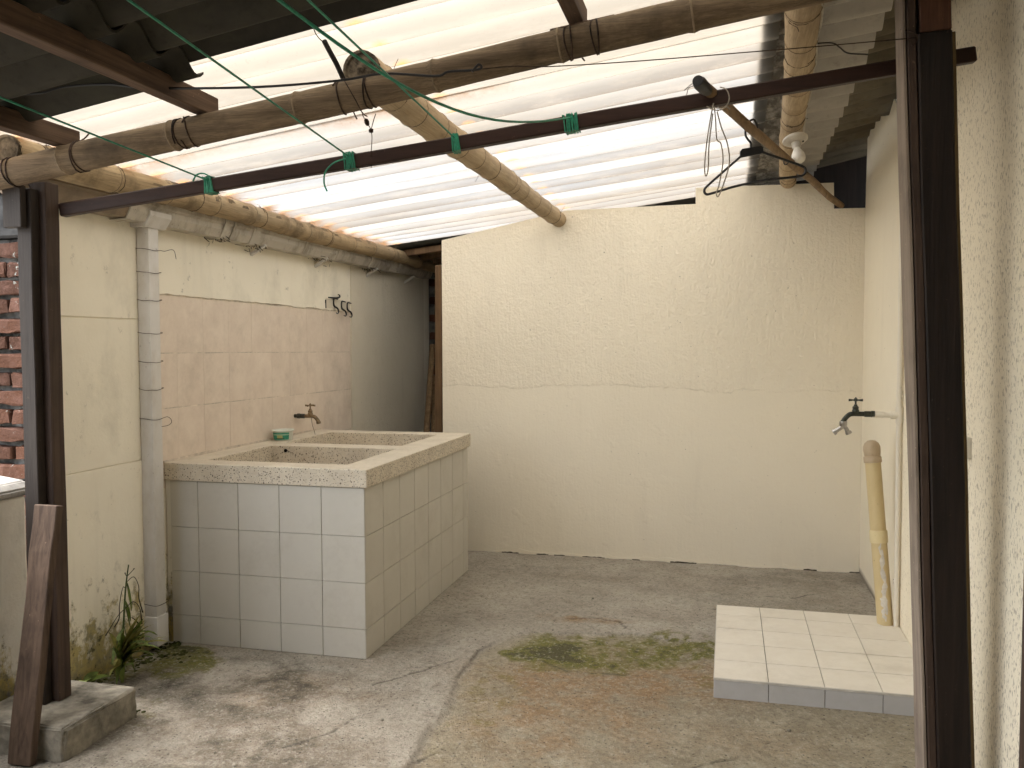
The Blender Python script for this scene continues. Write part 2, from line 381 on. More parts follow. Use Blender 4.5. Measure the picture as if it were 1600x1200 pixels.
def make_translucent():
    """aged glass-fibre sheet: lets diffuse light through, cream where aged, clearer in places, brown dirt along laps and rust at the poles"""
    k = N('translucent_sheet', 0.4)
    t = k.t
    x, y, z = k.xyz()
    speck = k.noise(75, 5, 0.75)
    cloudy = k.noise(1.1, 4, 0.55, k.vec((0.5, 1, 1), (2, 0, 0)))
    tint = k.mix(k.rng(cloudy, 0.35, 0.65), (0.48, 0.435, 0.36), (0.41, 0.43, 0.435))
    tint = k.mix(k.rng(k.math('ADD', y, k.math('MULTIPLY', cloudy, 0.6)), 2.9, 4.4, 0.9, 0.0), tint, (0.375, 0.33, 0.25))   # the front sheets have yellowed most
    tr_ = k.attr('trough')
    tint = k.mix(tr_, tint, (0.145, 0.125, 0.10))  # corrugation shading painted into the tint together with the silt
    tint = k.mix(k.attr('flank_bright'), tint, (0.93, 0.88, 0.78))                  # hidden flank painted brighter to let in more light
    tint = k.mix(k.math('MULTIPLY', k.rng(speck, 0.58, 0.68), 0.5), tint, (0.25, 0.20, 0.15))
    streak = k.noise(10, 6, 0.7, k.vec((0.35, 2.0, 1)))
    tint = k.mix(k.math('MULTIPLY', k.rng(streak, 0.48, 0.7), 0.4), tint, (0.34, 0.29, 0.225))
    d = k.attr('dirt')
    fine = k.rng(k.math('ADD', k.noise(16, 5, 0.7, k.vec((0.5, 1, 1))), k.math('MULTIPLY', speck, 0.3)), 0.45, 0.8)
    dm = k.rng(k.math('MULTIPLY', d, k.math('ADD', 0.35, fine)), 0.12, 0.75)
    tint = k.mix(dm, tint, (0.20, 0.115, 0.06))
    r = k.attr('rust')
    rm = k.rng(k.math('MULTIPLY', r, k.math('ADD', 0.4, k.noise(30, 4, 0.7))), 0.25, 0.8)
    tint = k.mix(rm, tint, (0.40, 0.20, 0.075))
    tr = t.nodes.new('ShaderNodeBsdfTranslucent'); k.put(tr.inputs['Color'], tint)
    df = t.nodes.new('ShaderNodeBsdfDiffuse'); k.put(df.inputs['Color'], tint)
    cl = t.nodes.new('ShaderNodeBsdfTransparent'); k.put(cl.inputs['Color'], k.mix(0.8, tint, (0.30, 0.36, 0.42)))
    gl = t.nodes.new('ShaderNodeBsdfGlossy'); gl.inputs['Roughness'].default_value = 0.25
    nb = k.bump(k.noise(12, 4, 0.6, k.vec((0.5, 1, 1))), 0.25, 0.006)
    for s in (tr, df, gl):
        t.links.new(nb, s.inputs['Normal'])
    m1 = t.nodes.new('ShaderNodeMixShader'); m1.inputs[0].default_value = 0.15
    t.links.new(tr.outputs[0], m1.inputs[1]); t.links.new(df.outputs[0], m1.inputs[2])
    clear = k.math('MULTIPLY', k.rng(cloudy, 0.3, 0.6, 0.015, 0.09), k.rng(y, 2.8, 4.2, 0.35, 1.0))
    clear = k.math('MULTIPLY', clear, k.rng(dm, 0.0, 0.7, 1.0, 0.0))
    m2 = t.nodes.new('ShaderNodeMixShader'); k.put(m2.inputs[0], clear)
    t.links.new(m1.outputs[0], m2.inputs[1]); t.links.new(cl.outputs[0], m2.inputs[2])
    fr = t.nodes.new('ShaderNodeFresnel'); fr.inputs['IOR'].default_value = 1.55   # gel-coat
    t.links.new(nb, fr.inputs['Normal'])
    m3 = t.nodes.new('ShaderNodeMixShader'); t.links.new(fr.outputs[0], m3.inputs[0])
    t.links.new(m2.outputs[0], m3.inputs[1]); t.links.new(gl.outputs[0], m3.inputs[2])
    t.links.new(m3.outputs[0], k.out.inputs[0])
    t.nodes.remove(k.b)
    return k.m
m_sheet = make_translucent()

def make_brick():
    k = N('clay_brick', 0.95, 0.15)
    v = k.vec(rnd=True)
    n1 = k.noise(14, 6, 0.7, v); n2 = k.noise(60, 4, 0.7, v)
    c = k.mix(k.rnd(), (0.052, 0.026, 0.018), (0.115, 0.054, 0.034))
    c = k.mix(k.rng(n1, 0.45, 0.7), c, (0.12, 0.065, 0.05))
    c = k.mix(k.math('MULTIPLY', k.rng(k.noise(24, 5, 0.7, v), 0.64, 0.69), 0.7), c, (0.45, 0.52, 0.49))
    return k.done(c, k.bump(k.math('ADD', n1, n2), 0.9, 0.008))
m_brick = make_brick()
m_mortar = plain('lime_mortar', (0.19, 0.185, 0.175), 0.95, 0.1, var=0.45, scale=20, bump=0.9, dist=0.01)

def make_pvc(name, col, dirt, amount, rough=0.45):
    k = N(name, rough, 0.4)
    n = k.noise(9, 6, 0.7, k.vec((1, 1, 0.5)))
    c = k.mix(k.math('MULTIPLY', k.rng(n, 0.45, 0.75), amount), col, dirt)
    c = k.mix(k.math('MULTIPLY', k.rng(k.noise(45, 4, 0.7), 0.66, 0.72), amount), c, tuple(q * 0.4 for q in dirt))
    return k.done(c, k.bump(k.noise(30, 3), 0.08, 0.002))
m_downpipe = make_pvc('painted_downpipe', (0.62, 0.60, 0.57), (0.42, 0.37, 0.29), 0.55)
m_gutter = make_pvc('gutter_dirty', (0.47, 0.43, 0.36), (0.12, 0.095, 0.06), 0.95)
m_gutter_brown = make_pvc('gutter_brown', (0.22, 0.165, 0.11), (0.08, 0.06, 0.04), 0.8)
m_pipe_white = make_pvc('pvc_white', (0.72, 0.67, 0.57), (0.5, 0.44, 0.34), 0.25, 0.5)
m_pipe_yellow = make_pvc('pvc_yellow', (0.60, 0.485, 0.27), (0.48, 0.36, 0.18), 0.5)
m_cap_tan = make_pvc('pvc_cap_tan', (0.46, 0.36, 0.24), (0.34, 0.25, 0.16), 0.5)
m_pipe_collar = make_pvc('pvc_collar', (0.70, 0.60, 0.36), (0.48, 0.36, 0.16), 0.4)
m_flake = plain('paint_flake', (0.66, 0.62, 0.55), 0.8, 0.2, var=0.15, scale=50)
m_wire = plain('rusty_wire', (0.055, 0.033, 0.022), 0.7, 0.3, metal=0.3, var=0.4, scale=90)
m_wire_grey = plain('grey_wire', (0.10, 0.09, 0.08), 0.6, 0.3, metal=0.4, var=0.3, scale=90)
m_cable = plain('black_cable', (0.012, 0.011, 0.011), 0.5, 0.4, var=0.2, scale=60)
m_green = plain('green_cord', (0.015, 0.20, 0.115), 0.5, 0.4, var=0.25, scale=120)
m_string = plain('cotton_string', (0.34, 0.30, 0.25), 0.95, 0.1, var=0.25, scale=200, bump=0.5)
m_white_cord = plain('white_flex', (0.50, 0.46, 0.38), 0.6, 0.3, var=0.15, scale=60)
m_brass = plain('tarnished_brass', (0.24, 0.175, 0.105), 0.42, 0.5, metal=0.85, var=0.4, scale=60)
m_iron = plain('galvanised_coupling', (0.085, 0.085, 0.07), 0.5, 0.5, metal=0.7, var=0.4, scale=60)
m_verdigris = plain('blackened_brass', (0.055, 0.06, 0.05), 0.4, 0.5, metal=0.7, var=0.4, scale=80)
m_chrome = plain('worn_chrome', (0.42, 0.40, 0.38), 0.28, 0.5, metal=0.95, var=0.2, scale=60)
m_black = plain('black_plastic', (0.012, 0.012, 0.013), 0.38, 0.45, var=0.15, scale=60, bump=0.05)
m_hook = plain('hook_black', (0.010, 0.009, 0.008), 0.4, 0.45, var=0.2, scale=90)
m_acrylic = plain('hook_backplate', (0.66, 0.61, 0.50), 0.3, 0.5, var=0.05, scale=60, bump=0.05)
m_lampholder = plain('white_ceramic', (0.58, 0.54, 0.47), 0.35, 0.45, var=0.12, scale=40, bump=0.05)
m_bulb = plain('opal_bulb', (0.74, 0.70, 0.62), 0.18, 0.5, var=0.05, scale=40, bump=0.02)
m_tub = plain('tub_white', (0.62, 0.64, 0.56), 0.35, 0.45, var=0.06, scale=40, bump=0.03)
m_leaf = plain('leaf_green', (0.16, 0.22, 0.045), 0.55, 0.35, var=0.45, scale=40, bump=0.3, rnd=True)
m_leaf_yellow = plain('leaf_yellowing', (0.27, 0.26, 0.07), 0.6, 0.3, var=0.4, scale=40, bump=0.3, rnd=True)
m_leaf_dry = plain('leaf_withered', (0.055, 0.045, 0.03), 0.8, 0.2, var=0.4, scale=40, bump=0.3)
m_stem = plain('stem_green', (0.06, 0.085, 0.025), 0.6, 0.3, var=0.3, scale=60)
m_steel = plain('edge_trim', (0.55, 0.52, 0.46), 0.45, 0.4, var=0.12, scale=40, bump=0.05)
m_hole = plain('drain_black', (0.006, 0.006, 0.006), 0.9, 0.1, var=0.1)
m_soil = plain('damp_soil', (0.03, 0.026, 0.016), 0.95, 0.1, var=0.5, scale=60, bump=1.0, dist=0.01)
m_gap = plain('wall_foot_gap', (0.09, 0.075, 0.055), 0.95, 0.1, var=0.4, scale=60)
m_moss = plain('moss', (0.06, 0.068, 0.02), 0.95, 0.1, var=0.5, scale=90, bump=1.0, dist=0.008)

def make_tub_label():
    k = N('tub_label', 0.4, 0.4)
    gc = k.n('ShaderNodeTexCoord').outputs['Generated']
    s = k.n('ShaderNodeSeparateXYZ'); k.t.links.new(gc, s.inputs[0])
    u, v = s.outputs[0], s.outputs[2]
    c = k.mix(k.rng(k.noise(8, 2, vec=k.vec(src=gc)), 0.4, 0.6), (0.02, 0.20, 0.14), (0.04, 0.32, 0.20))
    band = k.math('MULTIPLY', k.rng(v, 0.62, 0.66), k.rng(v, 0.80, 0.84, 1, 0))
    c = k.mix(k.math('MULTIPLY', band, 0.6), c, (0.45, 0.60, 0.45))
    box = k.math('MULTIPLY', k.math('MULTIPLY', k.rng(u, 0.44, 0.45), k.rng(u, 0.74, 0.75, 1, 0)), k.math('MULTIPLY', k.rng(v, 0.18, 0.19), k.rng(v, 0.62, 0.63, 1, 0)))
    c = k.mix(box, c, (0.42, 0.40, 0.16))
    dk = k.math('MULTIPLY', k.math('MULTIPLY', k.rng(u, 0.36, 0.37), k.rng(u, 0.82, 0.83, 1, 0)), k.math('MULTIPLY', k.rng(v, 0.1, 0.11), k.rng(v, 0.3, 0.31, 1, 0)))
    c = k.mix(k.math('MULTIPLY', dk, 0.7), c, (0.02, 0.05, 0.03))
    return k.done(c)
m_tub_label = make_tub_label()

# ------------------------------------------------------------------ object helpers
ORG = {}
def tag(o, label=None, cat=None, group=None, kind=None):
    for k, v in (('label', label), ('category', cat), ('group', group), ('kind', kind)):
        if v: o[k] = v
    return o
def thing(name, at, label, cat, group=None):
    o = bpy.data.objects.new(name, None)
    o.empty_display_size = 0.1
    S.collection.objects.link(o)
    o.location = at
    ORG[o] = Vector(at)
    return tag(o, label, cat, group)
def put(name, bm, mat, parent=None, at=None, smooth=False, label=None, cat=None, group=None, kind=None):
    """link a bmesh given in world coordinates as one mesh object, with its origin at its base (or its parent's)"""
    if at is None:
        if parent is not None:
            at = ORG[parent]
        else:
            vs = [v.co for v in bm.verts]
            at = ((min(v.x for v in vs) + max(v.x for v in vs)) / 2, (min(v.y for v in vs) + max(v.y for v in vs)) / 2, min(v.z for v in vs))
    at = Vector(at)
    bmesh.ops.translate(bm, verts=bm.verts, vec=-at)
    me = bpy.data.meshes.new(name)
    bm.to_mesh(me); bm.free()
    if smooth:
        me.polygons.foreach_set('use_smooth', [True] * len(me.polygons))
        try: me.set_sharp_from_angle(angle=math.radians(38))
        except Exception: pass
    for m in (mat if isinstance(mat, (list, tuple)) else [mat]):
        me.materials.append(m)
    o = bpy.data.objects.new(name, me)
    S.collection.objects.link(o)
    o.location = at - (ORG[parent] if parent is not None else Vector())
    if parent is not None: o.parent = parent
    ORG[o] = at
    return tag(o, label, cat, group, kind)
def clone(src, name, at, parent=None, **kw):
    """another object on the same mesh data"""
    o = bpy.data.objects.new(name, src.data)
    S.collection.objects.link(o)
    at = Vector(at)
    o.location = at - (ORG[parent] if parent is not None else Vector())
    if parent is not None: o.parent = parent
    ORG[o] = at
    return tag(o, **kw)
def join(*bms):
    out = bms[0]
    for b in bms[1:]:
        me = bpy.data.meshes.new('tmp'); b.to_mesh(me); b.free()
        out.from_mesh(me); bpy.data.meshes.remove(me)
    return out
def box(x0, x1, y0, y1, z0, z1, bev=0.0, seg=1):
    bm = bmesh.new()
    bmesh.ops.create_cube(bm, size=1)
    for v in bm.verts:
        v.co = (x0 + (v.co.x + .5) * (x1 - x0), y0 + (v.co.y + .5) * (y1 - y0), z0 + (v.co.z + .5) * (z1 - z0))
    if bev: bmesh.ops.bevel(bm, geom=bm.edges[:], offset=bev, segments=seg, affect='EDGES', profile=0.5)
    return bm
def bar(p, q, w, h, up=(0, 0, 1), bev=0.003, cuts=0, wobble=0.0):
    """a squared timber from p to q, w across and h along 'up'"""
    p, q = Vector(p), Vector(q)
    d = (q - p).normalized(); r = d.cross(Vector(up)).normalized(); u = r.cross(d).normalized()
    L = (q - p).length
    bm = bmesh.new()
    bmesh.ops.create_cube(bm, size=1)
    for v in bm.verts: v.co = Vector((v.co.x * w, (v.co.y + .5) * L, v.co.z * h))
    if bev: bmesh.ops.bevel(bm, geom=bm.edges[:], offset=bev, segments=1, affect='EDGES')
    if cuts:
        lon = [e for e in bm.edges if abs(e.verts[0].co.y - e.verts[1].co.y) > L * .8]
        bmesh.ops.subdivide_edges(bm, edges=lon, cuts=cuts, use_grid_fill=True)
        for v in bm.verts:
            t = v.co.y / L * 6.0
            v.co.x += wobble * (math.sin(t * 1.7 + v.co.z * 20) + .5 * math.sin(t * 4.1 + 1))
            v.co.z += wobble * (math.cos(t * 1.3 + v.co.x * 30) + .5 * math.sin(t * 3.3 + 2))
    for v in bm.verts: v.co = p + r * v.co.x + d * v.co.y + u * v.co.z
    return bm
def tube(pts, r, n=8, closed=False, radii=None, caps=True):
    pts = [Vector(p) for p in pts]
    bm = bmesh.new()
    rings = []
    m = len(pts)
    prev = None
    for i, p in enumerate(pts):
        a = pts[(i - 1) % m] if (closed or i > 0) else pts[0]
        b = pts[(i + 1) % m] if (closed or i < m - 1) else pts[-1]
        d = (b - a)
        d = d.normalized() if d.length > 1e-9 else Vector((0, 0, 1))
        if prev is None:
            ref = Vector((0, 0, 1)) if abs(d.z) < 0.9 else Vector((1, 0, 0))
            u = d.cross(ref).normalized()
        else:
            u = (prev - d * prev.dot(d))
            u = u.normalized() if u.length > 1e-6 else d.cross(Vector((0.3, 0.5, 1))).normalized()
        prev = u
        w = d.cross(u)
        rr = radii[i] if radii else r
        rings.append([bm.verts.new(p + (u * math.cos(2 * math.pi * k / n) + w * math.sin(2 * math.pi * k / n)) * rr) for k in range(n)])
    for i in range(m if closed else m - 1):
        A, B = rings[i], rings[(i + 1) % m]
        for k in range(n):
            bm.faces.new((A[k], A[(k + 1) % n], B[(k + 1) % n], B[k]))
    if caps and not closed:
        bm.faces.new(rings[0][::-1]); bm.faces.new(rings[-1])
    bmesh.ops.recalc_face_normals(bm, faces=bm.faces[:])
    return bm
def spline(pts, k=6):
    """Catmull-Rom through the points"""
    P = [Vector(p) for p in pts]
    P = [P[0] * 2 - P[1]] + P + [P[-1] * 2 - P[-2]]
    out = []
    for i in range(1, len(P) - 2):
        for j in range(k):
            t = j / k
            a, b, c, d = P[i - 1], P[i], P[i + 1], P[i + 2]
            out.append(0.5 * ((2 * b) + (c - a) * t + (2 * a - 5 * b + 4 * c - d) * t * t + (3 * b - a - 3 * c + d) * t ** 3))
    out.append(P[-2])
    return out
def lathe(prof, at, axis=(0, 0, 1), n=20):
    """profile of (radius, height) turned about an axis"""
    ax = Vector(axis).normalized()
    ref = Vector((0, 0, 1)) if abs(ax.z) < 0.9 else Vector((1, 0, 0))
    u = ax.cross(ref).normalized(); w = ax.cross(u)
    at = Vector(at)
    bm = bmesh.new()
    rings = []
    for r, h in prof:
        if r < 1e-6:
            rings.append([bm.verts.new(at + ax * h)])
        else:
            rings.append([bm.verts.new(at + ax * h + (u * math.cos(2 * math.pi * k / n) + w * math.sin(2 * math.pi * k / n)) * r) for k in range(n)])
    for A, B in zip(rings, rings[1:]):
        for k in range(n):
            k2 = (k + 1) % n
            f = [A[k % len(A)], A[k2 % len(A)], B[k2 % len(B)], B[k % len(B)]]
            g = []
            for v in f:
                if v not in g: g.append(v)
            if len(g) >= 3: bm.faces.new(g)
    for R in (rings[0], rings[-1]):
        if len(R) > 2: bm.faces.new(R)
    bmesh.ops.recalc_face_normals(bm, faces=bm.faces[:])
    return bm
def prism(poly, axis, d0, d1):
    """extrude a 2-D outline along an axis: 'X' takes (y, z), 'Y' takes (x, z), 'Z' takes (x, y)"""
    f = {'X': lambda a, b, d: (d, a, b), 'Y': lambda a, b, d: (a, d, b), 'Z': lambda a, b, d: (a, b, d)}[axis]
    bm = bmesh.new()
    A = [bm.verts.new(f(a, b, d0)) for a, b in poly]
    B = [bm.verts.new(f(a, b, d1)) for a, b in poly]
    bm.faces.new(A); bm.faces.new(B)
    for i in range(len(poly)):
        j = (i + 1) % len(poly)
        bm.faces.new((A[i], A[j], B[j], B[i]))
    bmesh.ops.recalc_face_normals(bm, faces=bm.faces[:])
    return bm
def loops(centre, axis, R, r, turns=2, pitch=0.006, tail=0.0, n=6, ph=0.0):
    """a wire wound round a pole, its end sticking out"""
    ax = Vector(axis).normalized()
    ref = Vector((0, 0, 1))
    u = ax.cross(ref).normalized(); w = u.cross(ax).normalized()
    c = Vector(centre)
    pts = []
    K = int(turns * 14)
    for i in range(K + 1):
        a = ph + 2 * math.pi * i / 14
        rr = R * (1 + 0.02 * math.sin(i * 1.9))
        pts.append(c + u * math.cos(a) * rr + w * math.sin(a) * rr + ax * (pitch * i / 14 + 0.004 * math.sin(i * .7)))
    if tail:
        d = (pts[-1] - c).normalized()
        t = (pts[-1] - pts[-2]).normalized()
        pts += [pts[-1] + t * tail * .4 + d * tail * .25, pts[-1] + t * tail * .8 + d * tail * .7]
    return tube(pts, r, n)

# ------------------------------------------------------------------ numeric noise for the floor
_rs = np.random.RandomState(11)
def vnoise(x, y, seed):
    tab = np.random.RandomState(seed).rand(64, 64)
    xi, yi = np.floor(x).astype(int), np.floor(y).astype(int)
    fx, fy = x - xi, y - yi
    fx, fy = fx * fx * (3 - 2 * fx), fy * fy * (3 - 2 * fy)
    g = lambda i, j: tab[i % 64, j % 64]
    return (g(xi, yi) * (1 - fx) + g(xi + 1, yi) * fx) * (1 - fy) + (g(xi, yi + 1) * (1 - fx) + g(xi + 1, yi + 1) * fx) * fy
def fbm(x, y, seed, f, octs=5, gain=0.55):
    s, a, t = 0, 1, 0
    for o in range(octs):
        s = s + a * vnoise(x * f + o * 7.3, y * f + o * 3.1, seed + o); t += a
        a *= gain; f *= 2
    return s / t
def sstep(a, b, v):
    t = np.clip((v - a) / (b - a), 0, 1)
    return t * t * (3 - 2 * t)
def polydist(X, Y, pts):
    """distance to a polyline, and the sign of the side it lies on"""
    best = np.full(X.shape, 1e9); side = np.zeros(X.shape)
    for (ax, ay), (bx, by) in zip(pts, pts[1:]):
        dx, dy = bx - ax, by - ay
        t = np.clip(((X - ax) * dx + (Y - ay) * dy) / (dx * dx + dy * dy), 0, 1)
        d = np.hypot(X - ax - t * dx, Y - ay - t * dy)
        s = np.sign((X - ax) * dy - (Y - ay) * dx)
        m = d < best
        best = np.where(m, d, best); side = np.where(m, s, side)
    return best, side

# ================================================================== THE GROUND
gm = bmesh.new()
for v in ((-60, -60), (60, -60), (60, 60), (-60, 60)): gm.verts.new((v[0], v[1], -0.06))
gm.faces.new(gm.verts[:])
put('ground', gm, m_yard, at=(0, 0, -0.06), kind='structure')

FX0, FX1, FY0, FY1 = -2.62, 0.80, 1.75, 5.42
NX, NY = 300, 330
gx = np.linspace(FX0, FX1, NX); gy = np.linspace(FY0, FY1, NY)
GX, GY = np.meshgrid(gx, gy)
wx = GX + (fbm(GX, GY, 3, 2.2) - .5) * .30 + (fbm(GX, GY, 23, 9) - .5) * .07
wy = GY + (fbm(GX, GY, 5, 2.2) - .5) * .30 + (fbm(GX, GY, 25, 9) - .5) * .07
edge_line = [(-0.95, 1.6), (-0.974, 2.54), (-1.004, 2.745), (-0.99, 2.96), (-1.05, 3.30), (-1.057, 3.60), (-0.962, 3.85), (-0.80, 3.90), (-0.672, 3.92), (-0.428, 4.006), (-0.25, 3.94), (-0.05, 3.90), (0.8, 3.9)]
jx = GX + (fbm(GX, GY, 41, 6) - .5) * .05; jy = GY + (fbm(GX, GY, 42, 6) - .5) * .05
ed, es = polydist(jx, jy, edge_line)
inside = es > 0                                            # the old rough slab, right of and before the joint
def blob(cx, cy, rx, ry, ang=0.0, soft=0.5):
    c, s = math.cos(ang), math.sin(ang)
    u = ((wx - cx) * c + (wy - cy) * s) / rx; v = (-(wx - cx) * s + (wy - cy) * c) / ry
    return 1 - sstep(1 - soft, 1 + soft, np.hypot(u, v))
n_a = fbm(GX, GY, 51, 7, 6, .6); n_b = fbm(GX, GY, 61, 18, 5, .6); n_c = fbm(GX, GY, 71, 2.4, 5, .55)
moss = np.maximum.reduce([blob(-0.42, 3.76, .46, .27, .25), blob(-0.66, 3.66, .26, .11, .1), blob(-0.20, 3.90, .20, .10, .1), blob(-0.90, 3.20, .13, .50, .05) * .45, blob(-0.95, 2.75, .10, .3, 0) * .35,
                          blob(-2.27, 3.08, .17, .16) * .7, blob(-2.40, 2.90, .10, .32) * .6, blob(-2.05, 2.72, .10, .22) * .5, blob(-0.1, 3.55, .10, .30) * .45, blob(-2.35, 3.22, .14, .08)])
moss = moss * sstep(.30, .54, n_a + moss * .18) * (.55 + .60 * sstep(.34, .58, n_b * .45 + n_c * .55)) * np.where(inside | (GX < -1.6), 1, .15)
moss = np.maximum(moss, blob(-.24, 3.80, .30, .17, .2) * sstep(.34, .50, n_b) * .95)
moss = np.maximum(moss, blob(-.62, 3.55, .30, .10, .2) * sstep(.40, .56, n_a) * .7)
ochre = np.maximum.reduce([blob(-0.50, 3.40, .58, .27, .1), blob(-0.15, 3.46, .30, .22), blob(-0.62, 3.00, .36, .36, .5) * .9, blob(-0.45, 3.68, .30, .12) * .6, blob(-0.66, 4.07, .19, .05, .1) * 1.1, blob(-1.62, 2.98, .36, .15, .1) * .5, blob(-1.65, 2.6, .5, .25) * .35, blob(-1.25, 2.45, .4, .2) * .4, blob(-0.1, 3.0, .5, .12) * .3])
ochre = np.clip(ochre * sstep(.34, .60, n_a * .5 + n_c * .3 + n_b * .2 + .02), 0, 1)
damp = np.maximum.reduce([blob(-1.95, 3.0, .55, .26, .05), blob(-1.75, 2.45, .7, .25) * .9, blob(-1.75, 2.72, .45, .25, .2) * .7, blob(-2.30, 3.12, .2, .16), blob(-0.30, 3.72, .20, .07, .3) * .7, blob(-0.9, 4.9, .5, .16) * .35, blob(0.45, 5.1, .5, .18) * .45,  # front-left blob also darkened to offset light from the left opening
                          blob(-1.30, 3.62, .12, .55) * .3, blob(-0.1, 4.6, .6, .2) * .3, blob(0.2, 3.15, .5, .1) * .35, (1 - sstep(0, .03, np.abs(GY - 5.34))) * .5 * sstep(.4, .6, fbm(GX, GY, 91, 9)), (1 - sstep(0, .04, np.abs(GX - 0.76))) * .5])
damp = np.clip(damp * sstep(.30, .60, n_a), 0, 1)
pale = np.maximum.reduce([blob(-1.18, 2.75, .14, .75, -.05) * .55, blob(-1.25, 3.8, .18, .9, .0) * .55, blob(-0.3, 4.05, .5, .05, .08) * .8, blob(-0.55, 3.74, .11, .03) * 1.2, blob(-0.25, 4.55, .5, .15, .2) * .5, blob(-1.95, 3.22, .42, .07, -.02) * .9, blob(-1.35, 2.45, .2, .15) * .4, blob(-0.2, 2.7, .5, .3) * .5])
pale = np.clip(pale * sstep(.34, .58, n_b * .5 + n_c * .5), 0, 1)
crack = (1 - sstep(.001, .008, ed)) * sstep(.40, .54, fbm(GX, GY, 81, 4)) * (.15 + .45 * blob(-1.03, 3.5, .25, .3) + .25 * blob(-.1, 3.95, .5, .2))
for pts in ([(-1.42, 2.55), (-1.32, 2.68), (-1.30, 2.83), (-1.22, 2.95)], [(-0.1, 2.75), (0.12, 2.92), (0.2, 3.1)], [(-0.4, 4.62), (-0.2, 4.45), (0.0, 4.42)], [(-0.75, 4.12), (-0.63, 4.16), (-0.5, 4.13), (-0.46, 4.05)], [(-1.0, 2.5), (-0.92, 2.7)], [(-1.38, 3.1), (-1.2, 3.3), (-1.1, 3.5)],
            [(0.1, 4.75), (0.35, 4.72), (0.5, 4.85)], [(-0.75, 3.55), (-0.6, 3.45), (-0.35, 3.5)]):
    d, _ = polydist(jx, jy, pts)
    crack = np.maximum(crack, (1 - sstep(.001, .008, d)) * .8 * sstep(.42, .52, n_a))
slab = np.where(inside, sstep(.0, .03, ed), 0) * blob(-.2, 3.0, 1.3, 1.15, 0, .25)
Z = (n_c - .5) * .020 + (n_a - .5) * .010 + (n_b - .5) * .005 + (_rs.rand(*GX.shape) - .5) * .0012
Z += np.where(inside, -.009 - (n_b - .5) * .010, .005) * sstep(.0, .012, ed) - crack * .004 + moss * .004
Z -= .006
for ox0, ox1, oy0, oy1 in ((-2.46, -1.47, 3.36, 4.92), (-0.06, .8, 3.30, 4.28)):      # level where the basin and the step stand
    dx = np.maximum(np.maximum(ox0 - GX, GX - ox1), 0); dy = np.maximum(np.maximum(oy0 - GY, GY - oy1), 0)
    Z = Z * sstep(0, .15, np.hypot(dx, dy)) - .002 * (1 - sstep(0, .15, np.hypot(dx, dy)))
me = bpy.data.meshes.new('floor')
idx = np.arange(NX * NY).reshape(NY, NX)
quads = np.stack([idx[:-1, :-1], idx[:-1, 1:], idx[1:, 1:], idx[1:, :-1]], -1).reshape(-1, 4)
me.from_pydata(np.stack([GX, GY, Z], -1).reshape(-1, 3).tolist(), [], quads.tolist())
for nm, arr in (('moss', moss), ('ochre', ochre), ('damp', damp), ('pale', pale), ('crack', crack), ('slab', slab)):
    me.attributes.new(nm, 'FLOAT', 'POINT').data.foreach_set('value', np.ascontiguousarray(arr.reshape(-1), dtype=np.float32))
me.polygons.foreach_set('use_smooth', [True] * len(me.polygons))
me.materials.append(m_floor)
fl = bpy.data.objects.new('floor', me); S.collection.objects.link(fl); tag(fl, kind='structure')
bm = bmesh.new()
for x, y in ((-2.7, -3.2), (1.0, -3.2), (1.0, 1.76), (-2.7, 1.76)): bm.verts.new((x, y, -.006))
bm.faces.new(bm.verts[:])
put('floor', bm, m_floor, at=(0, -1, -.006), kind='structure')          # the same slab running on behind the viewer
bm = bmesh.new()
for x, y in ((-2.7, 5.41), (1.6, 5.41), (1.6, 8.2), (-2.7, 8.2)): bm.verts.new((x, y, -.006))
bm.faces.new(bm.verts[:])
put('floor', bm, m_floor, at=(0, 6, -.006), kind='structure')
bm = bmesh.new()
for x, y in ((-7.5, -3.2), (-2.7, -3.2), (-2.7, 8.2), (-7.5, 8.2)): bm.verts.new((x, y, -.02))
bm.faces.new(bm.verts[:])
put('ground', bm, m_yard, at=(-5, 0, -.02), kind='structure')

# ================================================================== WALLS
XL, XR, YB = -2.449, 0.761, 5.34
# back wall: stepped top, notch at its right end for the stick
t = thing('back_wall', (-0.5, YB, 0), 'cream rendered wall across the back, stepped along its top', 'wall')
put('render_face', prism([(-1.796, -.05), (0.90, -.05), (0.90, 2.115), (0.592, 2.119), (0.589, 2.268), (-0.192, 2.274), (-0.192, 2.178), (-0.979, 2.170), (-1.796, 2.010)], 'Y', YB, YB + .14), m_back, t)
# flaking paint lip along its foot
lip = []
rr = random.Random(3)
x = -1.46
top = []
while x < 0.75:
    top.append((x, .003 + rr.random() ** 2 * .026)); x += .012 + rr.random() * .05
put('paint_lip', prism([(-1.46, -.01)] + top + [(0.755, .02), (0.755, -.01)], 'Y', YB - .0035, YB + .004), m_back, t)

gapb = []
x = -1.40
while x < .72:
    w_ = rr.uniform(.03, .16)
    if rr.random() < .5:
        n_ = max(3, int(w_ / .012))
        up_ = [(x + w_ * i / n_, .002 + rr.random() * .006 * math.sin(math.pi * (i + .5) / (n_ + 1))) for i in range(n_ + 1)]
        gapb.append(prism([(x, -.004)] + up_ + [(x + w_, -.004)], 'Y', YB - .0060, YB - .002))
    x += w_ + rr.uniform(0, .05)
put('foot_gap', join(*gapb), m_gap, t)

